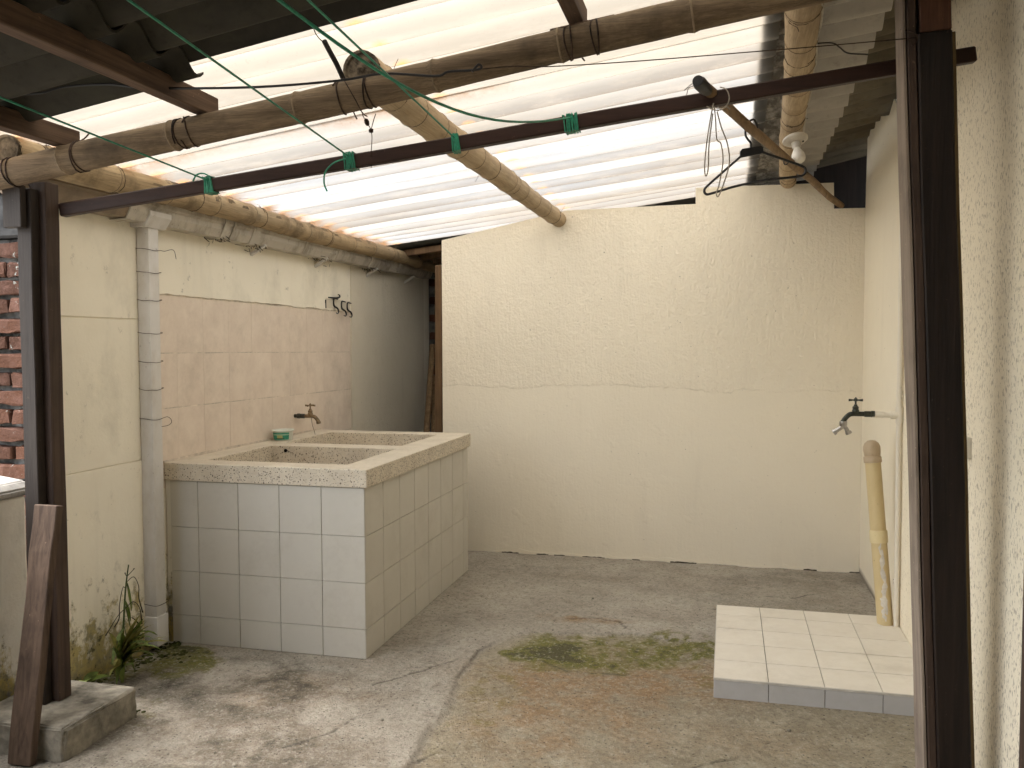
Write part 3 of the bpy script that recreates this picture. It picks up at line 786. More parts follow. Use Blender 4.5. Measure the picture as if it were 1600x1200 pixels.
# right wall, pitted near the viewer, smoother at the far end
prof_near = [(-3.0, -.05), (4.17, -.05), (4.17, 2.47), (4.05, 2.49), (3.9, 2.56), (3.2, 2.75), (-3.0, 2.75)]
prof_far = [(4.17, -.05), (5.338, -.05), (5.338, 2.10), (5.30, 2.50), (5.10, 2.545), (4.92, 2.53), (4.80, 2.50), (4.62, 2.46), (4.50, 2.505), (4.40, 2.45), (4.28, 2.50), (4.17, 2.47)]
t = thing('side_wall', (XR, 2.0, 0), 'pale rendered wall down the right side with dark pitted stipple', 'wall')
put('pitted_render', prism(prof_near, 'X', XR, XR + .2), m_right, t)
put('smooth_render', prism(prof_far, 'X', XR, XR + .2), m_right_far, t)

# left wall: painted panels, tiled splashback, upper render
t = thing('tiled_side_wall', (XL, 4.5, 0), 'cream wall on the left with beige tiles above the washing basin', 'wall')
put('masonry', join(box(-2.60, -2.456, 2.735, 6.78, -.05, 1.97), box(-2.60, -2.48, 6.781, 7.2, -.05, 2.05)), m_left, t)  # far box added to stop light leaking into the passage
for z0, z1, pr in ((-.04, .846, .004), (.849, 1.450, .001), (1.454, 1.97, .0)):
    put('render_panel', box(-2.458, XL + pr, 2.72, 3.345, z0, z1, .0015), m_left, t)
put('render_panel', box(-2.458, XL + .003, 3.348, 5.36, 1.575, 1.97, .002), m_left, t)
up = [(3.348, 1.60)]
yy = 3.348
low = []
while yy < 5.36:
    low.append((yy, 1.566 + rr.random() * .010 - (yy - 3.35) * .006)); yy += .03 + rr.random() * .03
put('plaster_edge', prism(low + [(5.36, 1.555), (5.36, 1.60), (3.348, 1.60)], 'X', XL + .0005, XL + .0055), m_left, t)
put('rough_render', prism([(5.362, -.05), (6.78, -.05), (6.78, 1.90), (5.362, 1.90)], 'X', -2.458, XL + .008), m_alley, t)
put('grout_bed', box(-2.457, XL - .0004, 3.348, 5.358, .70, 1.574), m_grout_pale, t)
cols = [3.352, 3.475, 3.682, 3.902, 4.120, 4.325, 4.530, 4.742, 4.951, 5.159, 5.357]
rows = [(0.79, 1.055), (1.058, 1.304), (1.307, 1.565)]
for (z0, z1) in rows:
    for y0, y1 in zip(cols, cols[1:]):
        dz = -(y0 - 3.35) * .008
        pr = rr.random() * .0012
        put('wall_tile', box(XL - .006, XL + pr, y0 + .0003, y1 - .0003, z0 + dz + .001, z1 + dz - .001, .0004), m_tile_wall, t, at=(XL, y0, z0))

put('rear_light_block', box(-2.3, .75, -1.15, -.95, -.05, 2.3), m_slab, label='plain grey wall added unseen behind the camera to cut the light from there', cat='wall')  # unseen, added behind the camera to block frontal light
# low parapet and the neighbour's brick wall, outside on the left
t = thing('parapet', (-2.78, 2.52, 0), 'low whitewashed wall with a sloped coping at the left edge', 'wall')
put('parapet_body', box(-2.68, -2.47, -1.1, 2.60, -.05, .800, .012, 2), m_parapet, t)
cp = prism([(-2.69, .80), (-2.462, .80), (-2.462, .825), (-2.49, .850), (-2.66, .872), (-2.69, .845)], 'Y', -1.1, 2.62)
bmesh.ops.bevel(cp, geom=cp.edges[:], offset=.006, segments=2, affect='EDGES')
put('coping', cp, m_coping, t)

t = thing('brick_wall', (-3.3, 2.95, 0), 'rough red brick wall seen through the gap beside the left post', 'wall')
put('mortar_bed', box(-4.4, -2.62, 2.966, 3.12, -.05, 1.775), m_mortar, t)
put('concrete_band', box(-4.4, -2.62, 2.940, 3.12, 1.780, 1.960, .01), m_dark_concrete, t)
put('coping_slab', box(-4.4, -2.62, 2.900, 3.16, 1.965, 2.005, .008), m_slab, t)
def rough_brick(seed, L, H):
    r_ = random.Random(seed)
    b = box(0, L, -.03, .03, 0, H, .006, 1)
    bmesh.ops.subdivide_edges(b, edges=[e for e in b.edges if e.calc_length() > L * .6], cuts=3)
    for v in b.verts: v.co += Vector((r_.uniform(-.004, .004), r_.uniform(-.006, .005), r_.uniform(-.006, .005)))
    return b
proto = []
for sd in range(4):
    b = rough_brick(sd, .205, .057)
    o = put('brick', b, m_brick, t, at=(0, 0, 0))
    proto.append(o)
first = True
k = 0
course = .0752
for r in range(23):
    z = .045 + r * course
    x1 = -2.625 - (0.0 if r % 2 else .105) - rr.random() * .012
    if r % 2 == 0:
        bb = rough_brick(50 + r, .098, .060)
        put('brick', join(bb), m_brick, t, at=(0, 0, 0)).location = Vector((-2.725, 2.958, z)) - ORG[t]
    while x1 > -3.75:
        x0 = x1 - .205
        p_ = proto[k % 4]
        if k < 4:
            o = p_
            o.location = Vector((x0, 2.955 + rr.uniform(-.006, .004), z + rr.uniform(-.003, .003))) - ORG[t]
        else:
            o = clone(p_, 'brick', (x0, 2.955 + rr.uniform(-.006, .004), z + rr.uniform(-.003, .003)), t)
        o.rotation_euler = (rr.uniform(-.02, .02), rr.uniform(-.012, .012), rr.uniform(-.02, .02))
        k += 1
        x1 = x0 - .014 - rr.random() * .008

# alley end and the dark store behind the back wall
t = thing('alley_wall', (-2.0, 7.0, 0), 'dark brick wall closing the passage beside the back wall', 'wall')
put('mortar_bed', box(-2.75, 2.2, 7.02, 7.2, -.05, 2.9), m_mortar, t)
bp = put('brick', rough_brick(9, .205, .062), m_brick, t, at=(0, 0, 0))
k = 0
for r in range(10, 27):
    for c in range(4):
        x0 = -2.46 + c * .222 + (.1 if r % 2 else 0)
        p3 = (x0, 7.012 + rr.uniform(-.005, .005), .03 + r * .075)
        if k == 0: bp.location = Vector(p3) - ORG[t]
        else: clone(bp, 'brick', p3, t)
        k += 1
# a short return of the alley on its left and the far flank of the store, unlit and bare
put('store_wall', box(1.70, 1.86, 5.30, 7.2, -.05, 2.9), m_dark_concrete, label='bare concrete flank of the dark store behind the back wall', cat='wall')
for y_ in (6.02, 6.30, 6.62):
    put('batten', bar((-2.40, y_, 1.995 if y_ < 6.1 else 1.99), (-1.2, y_, 2.13), .07, .045, (0, 0, 1), .003), m_board, label='brown batten under the dark roof of the passage, ' + {6.02: 'nearest the yard', 6.30: 'between the other two', 6.62: 'deepest in'}[y_], cat='batten', group='battens over the passage')
put('shade_backdrop', box(.10, 1.70, 5.92, 5.95, 1.5, 2.9), m_post_black, label='black boarding standing in for the shade in the gap at the right end of the back wall', cat='backdrop')  # black panel added to paint in the darkness of the gap
put('door_post', bar((-1.917, 5.620, 0.750)[:2] + (0,), (-1.905, 5.620, 1.875), .05, .06, (0, 1, 0), .004), m_board,
    label='brown timber post standing just behind the left end of the back wall', cat='post')
for i, (a, b, r_, lab) in enumerate((((-2.264, 6.300, 0.636), (-2.389, 6.850, 1.327), .024, 'tallest of the brown sticks leaning in the dark passage'),
                         ((-2.219, 6.350, 0.632), (-2.374, 6.850, 1.059), .022, 'middle stick of those leaning in the dark passage, behind the others'),
                         ((-2.139, 6.300, 0.639), (-2.357, 6.800, 1.008), .02, 'thin brown stick leaning leftwards in the passage nearest the timber post'))):
    a, b = Vector(a), Vector(b)
    d = (b - a) / (b.z - a.z)
    foot = a - d * a.z
    put('leaning_stick', tube([foot, foot.lerp(b, .5) + Vector((.01, 0, 0)), b], r_, 8), m_stick, smooth=True, label=lab, cat='stick', group='sticks leaning in the passage')

# ================================================================== ROOFS
PITCH_C, TROUGH0, AMP = 0.177, 2.59, 0.029
def roofz(X, Y):
    t_ = (Y - 2.42) / 2.92
    return (2.212 - .027 * t_) + (.147 - .027 * t_) * (X + 1.05)
def corrugated(x0, x1, y0, y1, lift=0.0, thick=0.0, nx=24, per=12, skew=0.0, seed=0, zf=roofz, dirt=True):
    """a corrugated sheet whose ridges run along X"""
    r_ = random.Random(seed)
    ny = max(2, int((y1 - y0) / PITCH_C * per))
    bm = bmesh.new()
    ph = r_.random() * 6
    def P(i, j, dz=0.0):
        X = x0 + (x1 - x0) * i / nx
        Y = y0 + (y1 - y0) * j / ny
        w = AMP * (1 - math.cos(2 * math.pi * (Y - TROUGH0) / PITCH_C))
        sag = .004 * math.sin(X * 2.1 + ph) + .003 * math.sin(Y * 3.3 + ph)
        return (X, Y + skew * (X + 1.2), zf(X, Y) + lift + w + dz + sag)
    G = [[bm.verts.new(P(i, j)) for j in range(ny + 1)] for i in range(nx + 1)]
    for i in range(nx):
        for j in range(ny):
            bm.faces.new((G[i][j], G[i + 1][j], G[i + 1][j + 1], G[i][j + 1]))
    if thick:
        H = [[bm.verts.new(P(i, j, thick)) for j in range(ny + 1)] for i in range(nx + 1)]
        for i in range(nx):
            for j in range(ny):
                bm.faces.new((H[i][j + 1], H[i + 1][j + 1], H[i + 1][j], H[i][j]))
        for i in range(nx):
            bm.faces.new((G[i + 1][0], G[i][0], H[i][0], H[i + 1][0]))
            bm.faces.new((G[i][ny], G[i + 1][ny], H[i + 1][ny], H[i][ny]))
        for j in range(ny):
            bm.faces.new((G[0][j], G[0][j + 1], H[0][j + 1], H[0][j]))
            bm.faces.new((G[nx][j + 1], G[nx][j], H[nx][j], H[nx][j + 1]))
    return bm
POLES = {}
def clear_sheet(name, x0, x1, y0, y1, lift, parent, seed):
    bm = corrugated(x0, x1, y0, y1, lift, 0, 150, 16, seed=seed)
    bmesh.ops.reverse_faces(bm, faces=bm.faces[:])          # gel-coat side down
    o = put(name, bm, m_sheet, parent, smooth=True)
    me = o.data
    n = len(me.vertices)
    co = np.empty(n * 3, dtype=np.float32); me.vertices.foreach_get('co', co)
    co = co.reshape(-1, 3) + np.array(ORG[parent], dtype=np.float32)
    X, Y = co[:, 0], co[:, 1]
    low = (1 + np.cos(2 * np.pi * (Y - TROUGH0) / PITCH_C)) / 2
    # dirt lies in the lap at the sheet's near edge and over the gutter
    lap = np.exp(-np.maximum(Y - y0 - .012, 0) / .024) * (.8 + .3 * np.sin(X * 5 + seed)) if seed else np.zeros(n)
    lap = lap * np.clip((-0.55 - X) / 1.0 + .6, .35, 1)
    gut = np.exp(-np.maximum(X + 2.36, 0) / .05) * .8
    trough = low ** 8 * .15
    dirt = np.clip(np.maximum.reduce([lap, gut, trough]), 0, 1)
    hole = np.exp(-(((X + .33) / .05) ** 2 + ((Y - 3.93) / .03) ** 2)) * .9 if True else 0
    dirt = np.clip(dirt + hole, 0, 1)
    rust = np.zeros(n)
    xp = -1.03 + .055
    rust = np.exp(-((X - xp + .02) / .035) ** 2) * low ** 6 * .85
    rust = np.maximum(rust, np.exp(-((X + 1.06) / .05) ** 2 - ((Y - 2.45) / .05) ** 2) * .8)
    rust = np.maximum(rust, np.exp(-((X + 2.27) / .05) ** 2) * low ** 4 * .8)
    ph_ = np.mod((Y - TROUGH0) / PITCH_C, 1.0)              # valley silt, plus shade painted up the camera-facing flank
    silt_shade = np.where(ph_ > .44, np.clip((ph_ - .44) / .05, 0, 1) * (.15 + .85 * np.clip((ph_ - .52) / .46, 0, 1) ** .9), np.clip(1 - (ph_ - .05) / .12, 0, 1))
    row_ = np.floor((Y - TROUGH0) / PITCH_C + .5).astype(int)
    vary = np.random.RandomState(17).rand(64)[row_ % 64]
    silt_shade = np.clip(silt_shade * (.62 + .6 * vary), 0, 1)
    for nm, arr in (('dirt', dirt), ('rust', rust), ('trough', silt_shade), ('flank_bright', np.clip(1 - np.abs(ph_ - .31) / .12, 0, 1) ** .5)):
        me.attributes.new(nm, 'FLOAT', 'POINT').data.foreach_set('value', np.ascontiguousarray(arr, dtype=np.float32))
    return o
t = thing('translucent_roof', (-1.2, 3.8, 2.03), 'cream translucent corrugated roof over the laundry yard', 'roof')
L0, L1 = -2.50, 0.16
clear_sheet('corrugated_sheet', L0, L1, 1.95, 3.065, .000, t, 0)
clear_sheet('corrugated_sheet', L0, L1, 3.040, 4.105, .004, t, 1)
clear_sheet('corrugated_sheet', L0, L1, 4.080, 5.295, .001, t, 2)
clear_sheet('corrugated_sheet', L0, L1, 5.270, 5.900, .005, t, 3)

clear_sheet('corrugated_sheet', -.05, .72, 1.16, 1.975, .006, t, 4)  # unseen clear sheet added out of view to let in fill light
clear_sheet('corrugated_sheet', .30, .72, .13, 1.185, .002, t, 5)  # another added one, to soften the post's shadow on the right wall

t = thing('fibre_cement_roof', (0.3, 3.8, 2.3), 'grey corrugated fibre cement roof above the bare bulb', 'roof')
for i, (y0, y1) in enumerate(((1.95, 3.065), (3.04, 4.105), (4.08, 5.295), (5.27, 6.33), (6.31, 7.10))):
    put('corrugated_sheet', corrugated(.10 if y1 < 5.5 else .10, .515, y0, y1, .012 + .004 * (i % 2), .006, 10, 12, seed=10 + i), m_asbestos, t, smooth=True)
for i, (y0, y1) in enumerate(((5.86, 6.40), (6.37, 7.10))):
    put('corrugated_sheet', corrugated(-2.60, .12, y0, y1, -.004 + .004 * i, .006, 16, 12, seed=20 + i), m_asbestos_dark, t, smooth=True)

t = thing('porch_roof', (-1.0, 1.0, 2.0), 'dark mossy corrugated roof at the top left, resting on brown rafters', 'roof')
for i, (y0, y1) in enumerate(((1.17, 2.268), (.13, 1.20), (-.92, .16))):
    put('corrugated_sheet', corrugated(-2.26, -1.49, y0, y1, -.030 - .003 * (i % 2), .007, 14, 12, seed=30 + i), m_asbestos_dark, t, smooth=True)
for i, (y0, y1) in enumerate(((1.17, 2.205), (.13, 1.20), (-1.1, .16))):
    put('corrugated_sheet', corrugated(-1.60, (.02, .36, .80)[i], y0, y1, -.014 - .003 * (i % 2), .007, 20, 12, seed=40 + i), m_asbestos_dark, t, smooth=True)

# eaves of the house on the right, over the grey sheets
def eavez(X, Y): return 2.475 + (X - .5) * .22 - (Y - 2.4) * .012
t = thing('house_eaves', (1.1, 4.0, 2.5), 'brown weathered eaves of the house above the right wall', 'roof')
for i, (y0, y1) in enumerate(((-3.0, -1.0), (-1.02, 1.0), (.98, 2.95), (2.93, 4.0), (3.98, 5.05), (5.03, 7.1))):
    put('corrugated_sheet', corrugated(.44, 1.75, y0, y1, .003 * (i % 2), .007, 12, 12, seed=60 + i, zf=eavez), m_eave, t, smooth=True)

# ================================================================== BAMBOO
def bamboo(name, p, q, r0, r1, mat, label, group, nodes=0.30, seed=0, bow=0.0, cap=True):
    """a culm with swollen nodes; the cut end shows its diaphragm"""
    p, q = Vector(p), Vector(q)
    r_ = random.Random(seed)
    L = (q - p).length
    d = (q - p).normalized()
    o = thing(name, p, label, 'bamboo pole', group)
    ns = []
    s = .10 + r_.random() * .1
    while s < L - .05:
        ns.append(s); s += nodes * (0.85 + .3 * r_.random())
    st = sorted(set([0, L] + [round(i * L / 40, 4) for i in range(41)] + [v + e for v in ns for e in (-.016, -.006, 0, .006, .016)]))
    st = [v for v in st if 0 <= v <= L]
    up = Vector((0, 0, 1)); side = d.cross(up).normalized()
    pts, rad = [], []
    for v in st:
        f = v / L
        off = up * (-bow * math.sin(math.pi * f)) + side * (.006 * math.sin(v * 2.3 + seed)) + up * (.004 * math.sin(v * 3.1 + seed * 2))
        pts.append(p + d * v + off)
        rr_ = (r0 + (r1 - r0) * f) * (1 + .018 * math.sin(v * 7.1 + seed) + .012 * math.sin(v * 17.3 + seed * 3))
        near = min([abs(v - n_) for n_ in ns] or [1])
        rr_ *= 1 + (.055 if near < .003 else .03 if near < .008 else 0) - (.02 if .012 < near < .02 else 0)
        rad.append(rr_)
    culm = put('culm', tube(pts, r0, 20, radii=rad), mat, o, smooth=True)
    def where(v):
        i = min(range(len(st)), key=lambda j: abs(st[j] - v))
        return pts[i], rad[i]
    for n_ in ns:
        c, rr_ = where(n_)
        put('node_ring', tube([c - d * .0030, c - d * .001, c + d * .001, c + d * .0030], .01, 20, radii=[rr_ * .985, rr_ * 1.016, rr_ * 1.016, rr_ * .985], caps=False), m_node, culm, smooth=True)
    if cap:
        put('cut_end', lathe([(0, -.006), (rad[0] * .10, -.010), (rad[0] * .2, -.006), (rad[0] * .62, -.002), (rad[0] * .78, -.004), (rad[0] * .84, -.012), (rad[0] * .985, -.013), (rad[0] * 1.0, .004)], pts[0], d, 22), m_endgrain, o, smooth=True)
    return o, where, d
G_B = 'bamboo poles carrying the translucent roof'
beam, beam_at, beam_d = bamboo('bamboo_pole', (-2.62, 2.38, 1.860), (0.72, 2.40, 2.332), .046, .043, m_beam, 'weathered brown bamboo beam slanting across the front of the roof on the posts', G_B, .42, 3, cap=True)
purl, purl_at, purl_d = bamboo('bamboo_pole', (-2.305, 2.40, 1.988), (-2.335, 6.85, 1.972), .052, .046, m_pole_old, 'peeling bamboo pole along the gutter on the left wall', G_B, .30, 5)
pol2, pol2_at, pol2_d = bamboo('bamboo_pole', (-1.064, 2.420, 2.157), (-1.031, 5.360, 2.115), .057, .047, m_pole, 'bamboo pole with a round cut end running from mid roof to the back wall', G_B, .26, 8)
pol3, pol3_at, pol3_d = bamboo('bamboo_pole', (.185, 2.30, 2.352), (0.336, 5.360, 2.288), .054, .046, m_pole, 'golden bamboo pole under the grey roof that holds the lamp', G_B, .27, 12)
def lash(parent, where, d, v, r=.0022, turns=2, tail=.03, pitch=.008, seed=0):
    c, rr_ = where(v)
    put('wire_tie', loops(c, d, rr_ + r * .8, r, turns, pitch, tail, ph=seed * 1.3), m_wire, parent, smooth=True)
for v, tn, tl in ((.31, 2, .05), (.62, 2, .09), (.98, 2, .05), (1.04, 1, .03), (1.50, 1.5, .06), (1.60, 2, .02), (2.22, 2, .06), (2.25, 2, .02)):
    lash(beam, beam_at, beam_d, v, .0024, tn, tl * .4, .012, int(v * 10))
for v in (.10, .16, .52, .98, 1.55, 2.3):
    lash(purl, purl_at, purl_d, v, .0014, 1.2, .015, .02, int(v * 7))
for v in (.10, .22, .75, 1.4, 1.8, 2.72):
    lash(pol2, pol2_at, pol2_d, v, .0009, 1.1, .04, .01, int(v * 9))
for v in (.45, .84, 1.6, 2.9):
    lash(pol3, pol3_at, pol3_d, v, .0012, 1.3, .012, .02, int(v * 5))
# curls of dead skin peeling off the gutter pole
pl = bmesh.new()
for i in range(70):
    v = rr.uniform(.1, 3.9); c, rr_ = purl_at(v)
    a = rr.uniform(.1, 1.6); a2 = a + rr.uniform(.15, .45)
    s0 = rr.uniform(.02, .09); out = 1 + rr.uniform(.02, .12)
    P4 = [c + Vector((math.cos(q) * rr_ * o_, dy, math.sin(q) * rr_ * o_)) for q, dy, o_ in ((a, 0, 1.004), (a, s0, 1.004), (a2, s0 * .8, out), (a2, s0 * .1, out * .99))]
    pl.faces.new([pl.verts.new(p_) for p_ in P4])
put('peeling_skin', pl, m_node, purl, kind='stuff')

# ================================================================== POSTS, RAIL, RAFTERS
t = thing('timber_post', (-2.27, 2.47, .108), 'dark timber post on the concrete footing at the left', 'post')
put('front_timber', bar((-2.290, 2.452, .108), (-2.290, 2.452, 1.868), .058, .036, (0, 1, 0), .003, 10, .0012), m_post_slate, t)
put('rear_timber', bar((-2.268, 2.5015, .1085), (-2.268, 2.5015, 1.895), .066, .060, (0, 1, 0), .003, 10, .0012), m_post, t)
put('top_block', bar((-2.312, 2.420, 1.735), (-2.312, 2.420, 1.875), .075, .026, (0, 1, 0), .003), m_post_slate, t)

t = thing('timber_post', (.62, 2.66, 0), 'black timber post standing in front of the right wall', 'post')
lean = lambda X, Y: ((X + .055, Y, 0.0), (X - .043, Y, 2.20))
a, b = lean(.588, 2.655)
put('front_timber', bar(a, b, .088, .07, (0, 1, 0), .004, 12, .0015), m_post_black, t)
a2 = Vector(a).lerp(Vector(b), 1.0)
put('upper_timber', bar(a2 + Vector((.004, .004, .0015)), a2 + Vector((-.008, .004, .30)), .080, .064, (0, 1, 0), .003), m_post_red, t)
a, b = lean(.532, 2.675)
b = (b[0] - .011, b[1], 2.45)
put('side_timber', bar(a, b, .024, .09, (0, 1, 0), .003, 12, .0015), m_post, t)
a, b = lean(.5125, 2.69)
b = (b[0] - .011, b[1], 2.45)
put('cover_strip', bar(a, b, .008, .118, (0, 1, 0), .001, 12, .0015), m_strip, t)
a, b = lean(.639, 2.665)
put('edge_bead', bar(a, b, .010, .05, (0, 1, 0), .001, 8, .001), m_plank_edge, t)

put('hanging_rail', bar((-2.235, 2.545, 1.806), (.690, 2.80, 2.180), .034, .044, (0, 0, 1), .004, 14, .0015), m_rail,
    label='dark red wooden rail spanning between the two posts with green cords tied to it', cat='rail')
put('rafter', bar((-1.585, .9, 2.088), (-1.585, 2.455, 2.088), .050, .062, (0, 0, 1), .003, 8, .001), m_rafter, label='long brown rafter on the bamboo beam, second from the left', cat='rafter', group='rafters of the porch roof')
put('rafter', bar((-2.10, .9, 2.017), (-2.10, 2.455, 2.017), .050, .062, (0, 0, 1), .003, 8, .001), m_rafter, label='short visible rafter end at the left edge above the bamboo joint', cat='rafter', group='rafters of the porch roof')
put('rafter', bar((-.415, -.9, 2.262), (-.415, 2.475, 2.262), .044, .062, (0, 0, 1), .003, 8, .001), m_rafter, label='reddish rafter at the top centre ending on a packing strip', cat='rafter', group='rafters of the porch roof')
put('packing_strip', bar((-0.482, 2.400, 2.204), (-0.302, 2.400, 2.228), .05, .014, (0, 0, 1), .002), m_rafter, label='thin wooden packing strip between the bamboo beam and a rafter', cat='packing strip')
put('door_frame', bar((.752, 2.325, 0), (.752, 2.325, 2.0), .034, .19, (0, 1, 0), .004), m_frame, label='dark timber door frame edge at the far right, low down', cat='door frame')

# footing and the plank leaning on the post
b = box(-2.45, -2.064, 2.297, 2.655, -.03, .108, .012, 2)
bmesh.ops.subdivide_edges(b, edges=b.edges[:], cuts=3, use_grid_fill=True)
for v in b.verts: v.co += Vector((rr.uniform(-.003, .003), rr.uniform(-.003, .003), rr.uniform(-.003, .002)))
put('concrete_footing', b, m_block, label='rough concrete footing under the left timber post', cat='footing')
f0, f1 = Vector((-2.185, 2.25, .0)), Vector((-2.178, 2.385, .815))
t = thing('leaning_plank', f0, 'old brown plank propped against the left timber post', 'plank')
put('plank_board', bar(f0, f1, .088, .030, (0, 1, 0), .003, 10, .002), m_plank, t)

# ================================================================== GUTTER AND DOWNPIPE
def gutter_run(y0, y1, sag, mat, parent, name):
    prof = [(-2.446, 1.965), (-2.446, 1.868), (-2.428, 1.855), (-2.372, 1.858), (-2.352, 1.892), (-2.350, 1.915), (-2.338, 1.925), (-2.338, 1.952), (-2.344, 1.952), (-2.344, 1.930), (-2.356, 1.920), (-2.358, 1.895), (-2.375, 1.864), (-2.428, 1.861), (-2.440, 1.872), (-2.440, 1.965)]
    return put(name, prism([(x, z + sag) for x, z in prof], 'Y', y0, y1), mat, parent)
t = thing('gutter', (-2.39, 4.5, 1.86), 'dirty white plastic gutter along the top of the left wall', 'gutter')
gutter_run(2.50, 3.06, .004, m_gutter_brown, t, 'gutter_end')
for i, (y0, y1) in enumerate(((3.06, 4.00), (4.005, 5.00), (5.005, 6.00), (6.005, 6.75))):
    gutter_run(y0, y1, (0, .004, .012, .018)[i], m_gutter, t, 'gutter_length')
for y, w in ((3.07, .05), (3.72, .02), (3.80, .02), (4.00, .06), (4.55, .02), (5.0, .06), (5.5, .02), (6.0, .06)):
    prof = [(-2.447, 1.850), (-2.366, 1.852), (-2.346, 1.890), (-2.332, 1.922), (-2.332, 1.956), (-2.337, 1.956), (-2.337, 1.925), (-2.352, 1.893), (-2.371, 1.8555), (-2.447, 1.8535)]
    g = .002 if y < 4.5 else .012 if y < 5.6 else .016
    put('gutter_clip', prism([(x, z + g) for x, z in prof], 'Y', y - w / 2, y + w / 2), m_gutter, t)
for y in (4.12, 4.85, 5.62, 6.35):
    put('gutter_bracket', bar((-2.447, y, 1.815), (-2.365, y + .015, 1.868), .016, .020, (0, 1, 0), .002), m_downpipe, t)
deb = bmesh.new()
for i in range(170):                                    # dead leaves and nest straw hanging over the edge
    y = rr.choice((3.72, 4.10, 4.83, 5.60)) + rr.gauss(0, .045); x = -2.446 + rr.random() * .09; z = 1.866 + rr.uniform(-.014, .008) - (rr.random() ** 5) * .035
    dx, dy, dz = rr.uniform(-.02, .02), rr.uniform(-.03, .03), rr.uniform(-.02, .01)
    p1, p2 = Vector((x, y, z)), Vector((x + dx, y + dy, z + dz))
    q = Vector((.002, .002, .003))
    deb.faces.new([deb.verts.new(k_) for k_ in (p1, p1 + q, p2 + q, p2)])
put('gutter_debris', deb, m_gap, t, kind='stuff')
straw = bmesh.new()
for i in range(90):                                     # dry twigs caught on top of the gutter pole
    v = rr.uniform(1.0, 3.9); c, rr_ = purl_at(v)
    p1 = c + Vector((rr.uniform(-.03, .05), 0, rr_ + rr.uniform(-.01, .004))); p2 = p1 + Vector((rr.uniform(-.05, .06), rr.uniform(-.09, .09), rr.uniform(-.008, .028)))
    q = Vector((.0008, .0008, .0014))
    straw.faces.new([straw.verts.new(k_) for k_ in (p1, p1 + q, p2 + q, p2)])
put('dry_twigs', straw, m_node, t, kind='stuff')

t = thing('downpipe', (-2.417, 3.235, .03), 'square white downpipe bound with wire on the left wall', 'downpipe')
put('pipe', box(-2.4455, -2.384, 3.205, 3.272, .075, 1.86, .005, 2), m_downpipe, t, smooth=True)
put('pipe_shoe', box(-2.4465, -2.378, 3.199, 3.278, .035, .165, .006, 2), m_downpipe, t, smooth=True)
put('pipe_head', prism([(-2.446, 1.905), (-2.446, 1.84), (-2.378, 1.84), (-2.345, 1.885), (-2.345, 1.905)], 'Y', 3.17, 3.31), m_downpipe, t)
for i, (z, tail) in enumerate(((1.747, 1), (1.650, 0), (1.532, 0), (1.391, 0), (1.268, 0), (1.150, 0), (1.022, 2), (.215, 0))):
    e = .003
    pts = [(-2.444, 3.200, z + .006), (-2.415, 3.201, z + .002 + rr.uniform(-.004, .004)), (-2.382, 3.201, z), (-2.380, 3.24, z - .002), (-2.380, 3.276, z + rr.uniform(0, .006))]
    if tail == 1: pts += [(-2.375, 3.30, z + .002), (-2.37, 3.335, z + .012), (-2.37, 3.36, z + .008), (-2.372, 3.375, z - .025)]
    elif tail == 2: pts += [(-2.375, 3.295, z + .006), (-2.373, 3.315, z - .006), (-2.373, 3.318, z - .022), (-2.378, 3.30, z - .032), (-2.380, 3.26, z - .034)]
    else: pts += [(-2.385, 3.282, z + .006), (-2.40, 3.285, z + .004)]
    put('wire_tie', tube(spline(pts, 4), .0012, 5), m_wire, t, smooth=True)

# ================================================================== WASHING BASIN
BX0, BX1, BY0, BY1 = XL + .002, -1.469, 3.360, 4.884
t = thing('washing_basin', (-1.95, 4.1, 0), 'tiled double laundry basin with a speckled terrazzo rim', 'laundry basin')
put('body', join(box(-2.40, -1.4875, 3.3765, 3.41, -.02, .7355), box(-1.52, -1.4876, 3.41, 4.86, -.02, .7356)), m_grout, t)
rows_b = ((0.0, .1255), (.1275, .3255), (.3275, .5255), (.5275, .7335))
for ri, (z0, z1) in enumerate(rows_b):
    xs = [-1.484 - .2 * k_ for k_ in range(5)] + [-2.425]
    for x1, x0 in zip(xs, xs[1:]):
        put('tile', box(x0 + .0012, x1 - .0012, 3.3705 - rr.random() * .0008, 3.3785, max(z0, -.01), z1, .001), m_tile_white, t, at=(x0, 3.37, z0))
    ys = [3.3715 + .2 * k_ for k_ in range(8)] + [4.868]
    for y0, y1 in zip(ys, ys[1:]):
        put('tile', box(-1.4895, -1.4835 + rr.random() * .0008, y0 + .0024, y1 - .0024, max(z0, -.01), z1 - .0006, .001), m_tile_white, t, at=(-1.484, y0, z0))
put('rendered_edge', box(-2.447, -2.425, 3.374, 3.40, -.02, .7355), m_parapet, t)
ZR, ZB = .815, .736
def rimbox(x0, x1, y0, y1, bev=.004): return box(x0, x1, y0, y1, ZB, ZR, bev, 2)
S1 = (-2.310, -1.617, 3.490, 4.068); S2 = (-2.310, -1.638, 4.200, 4.760)
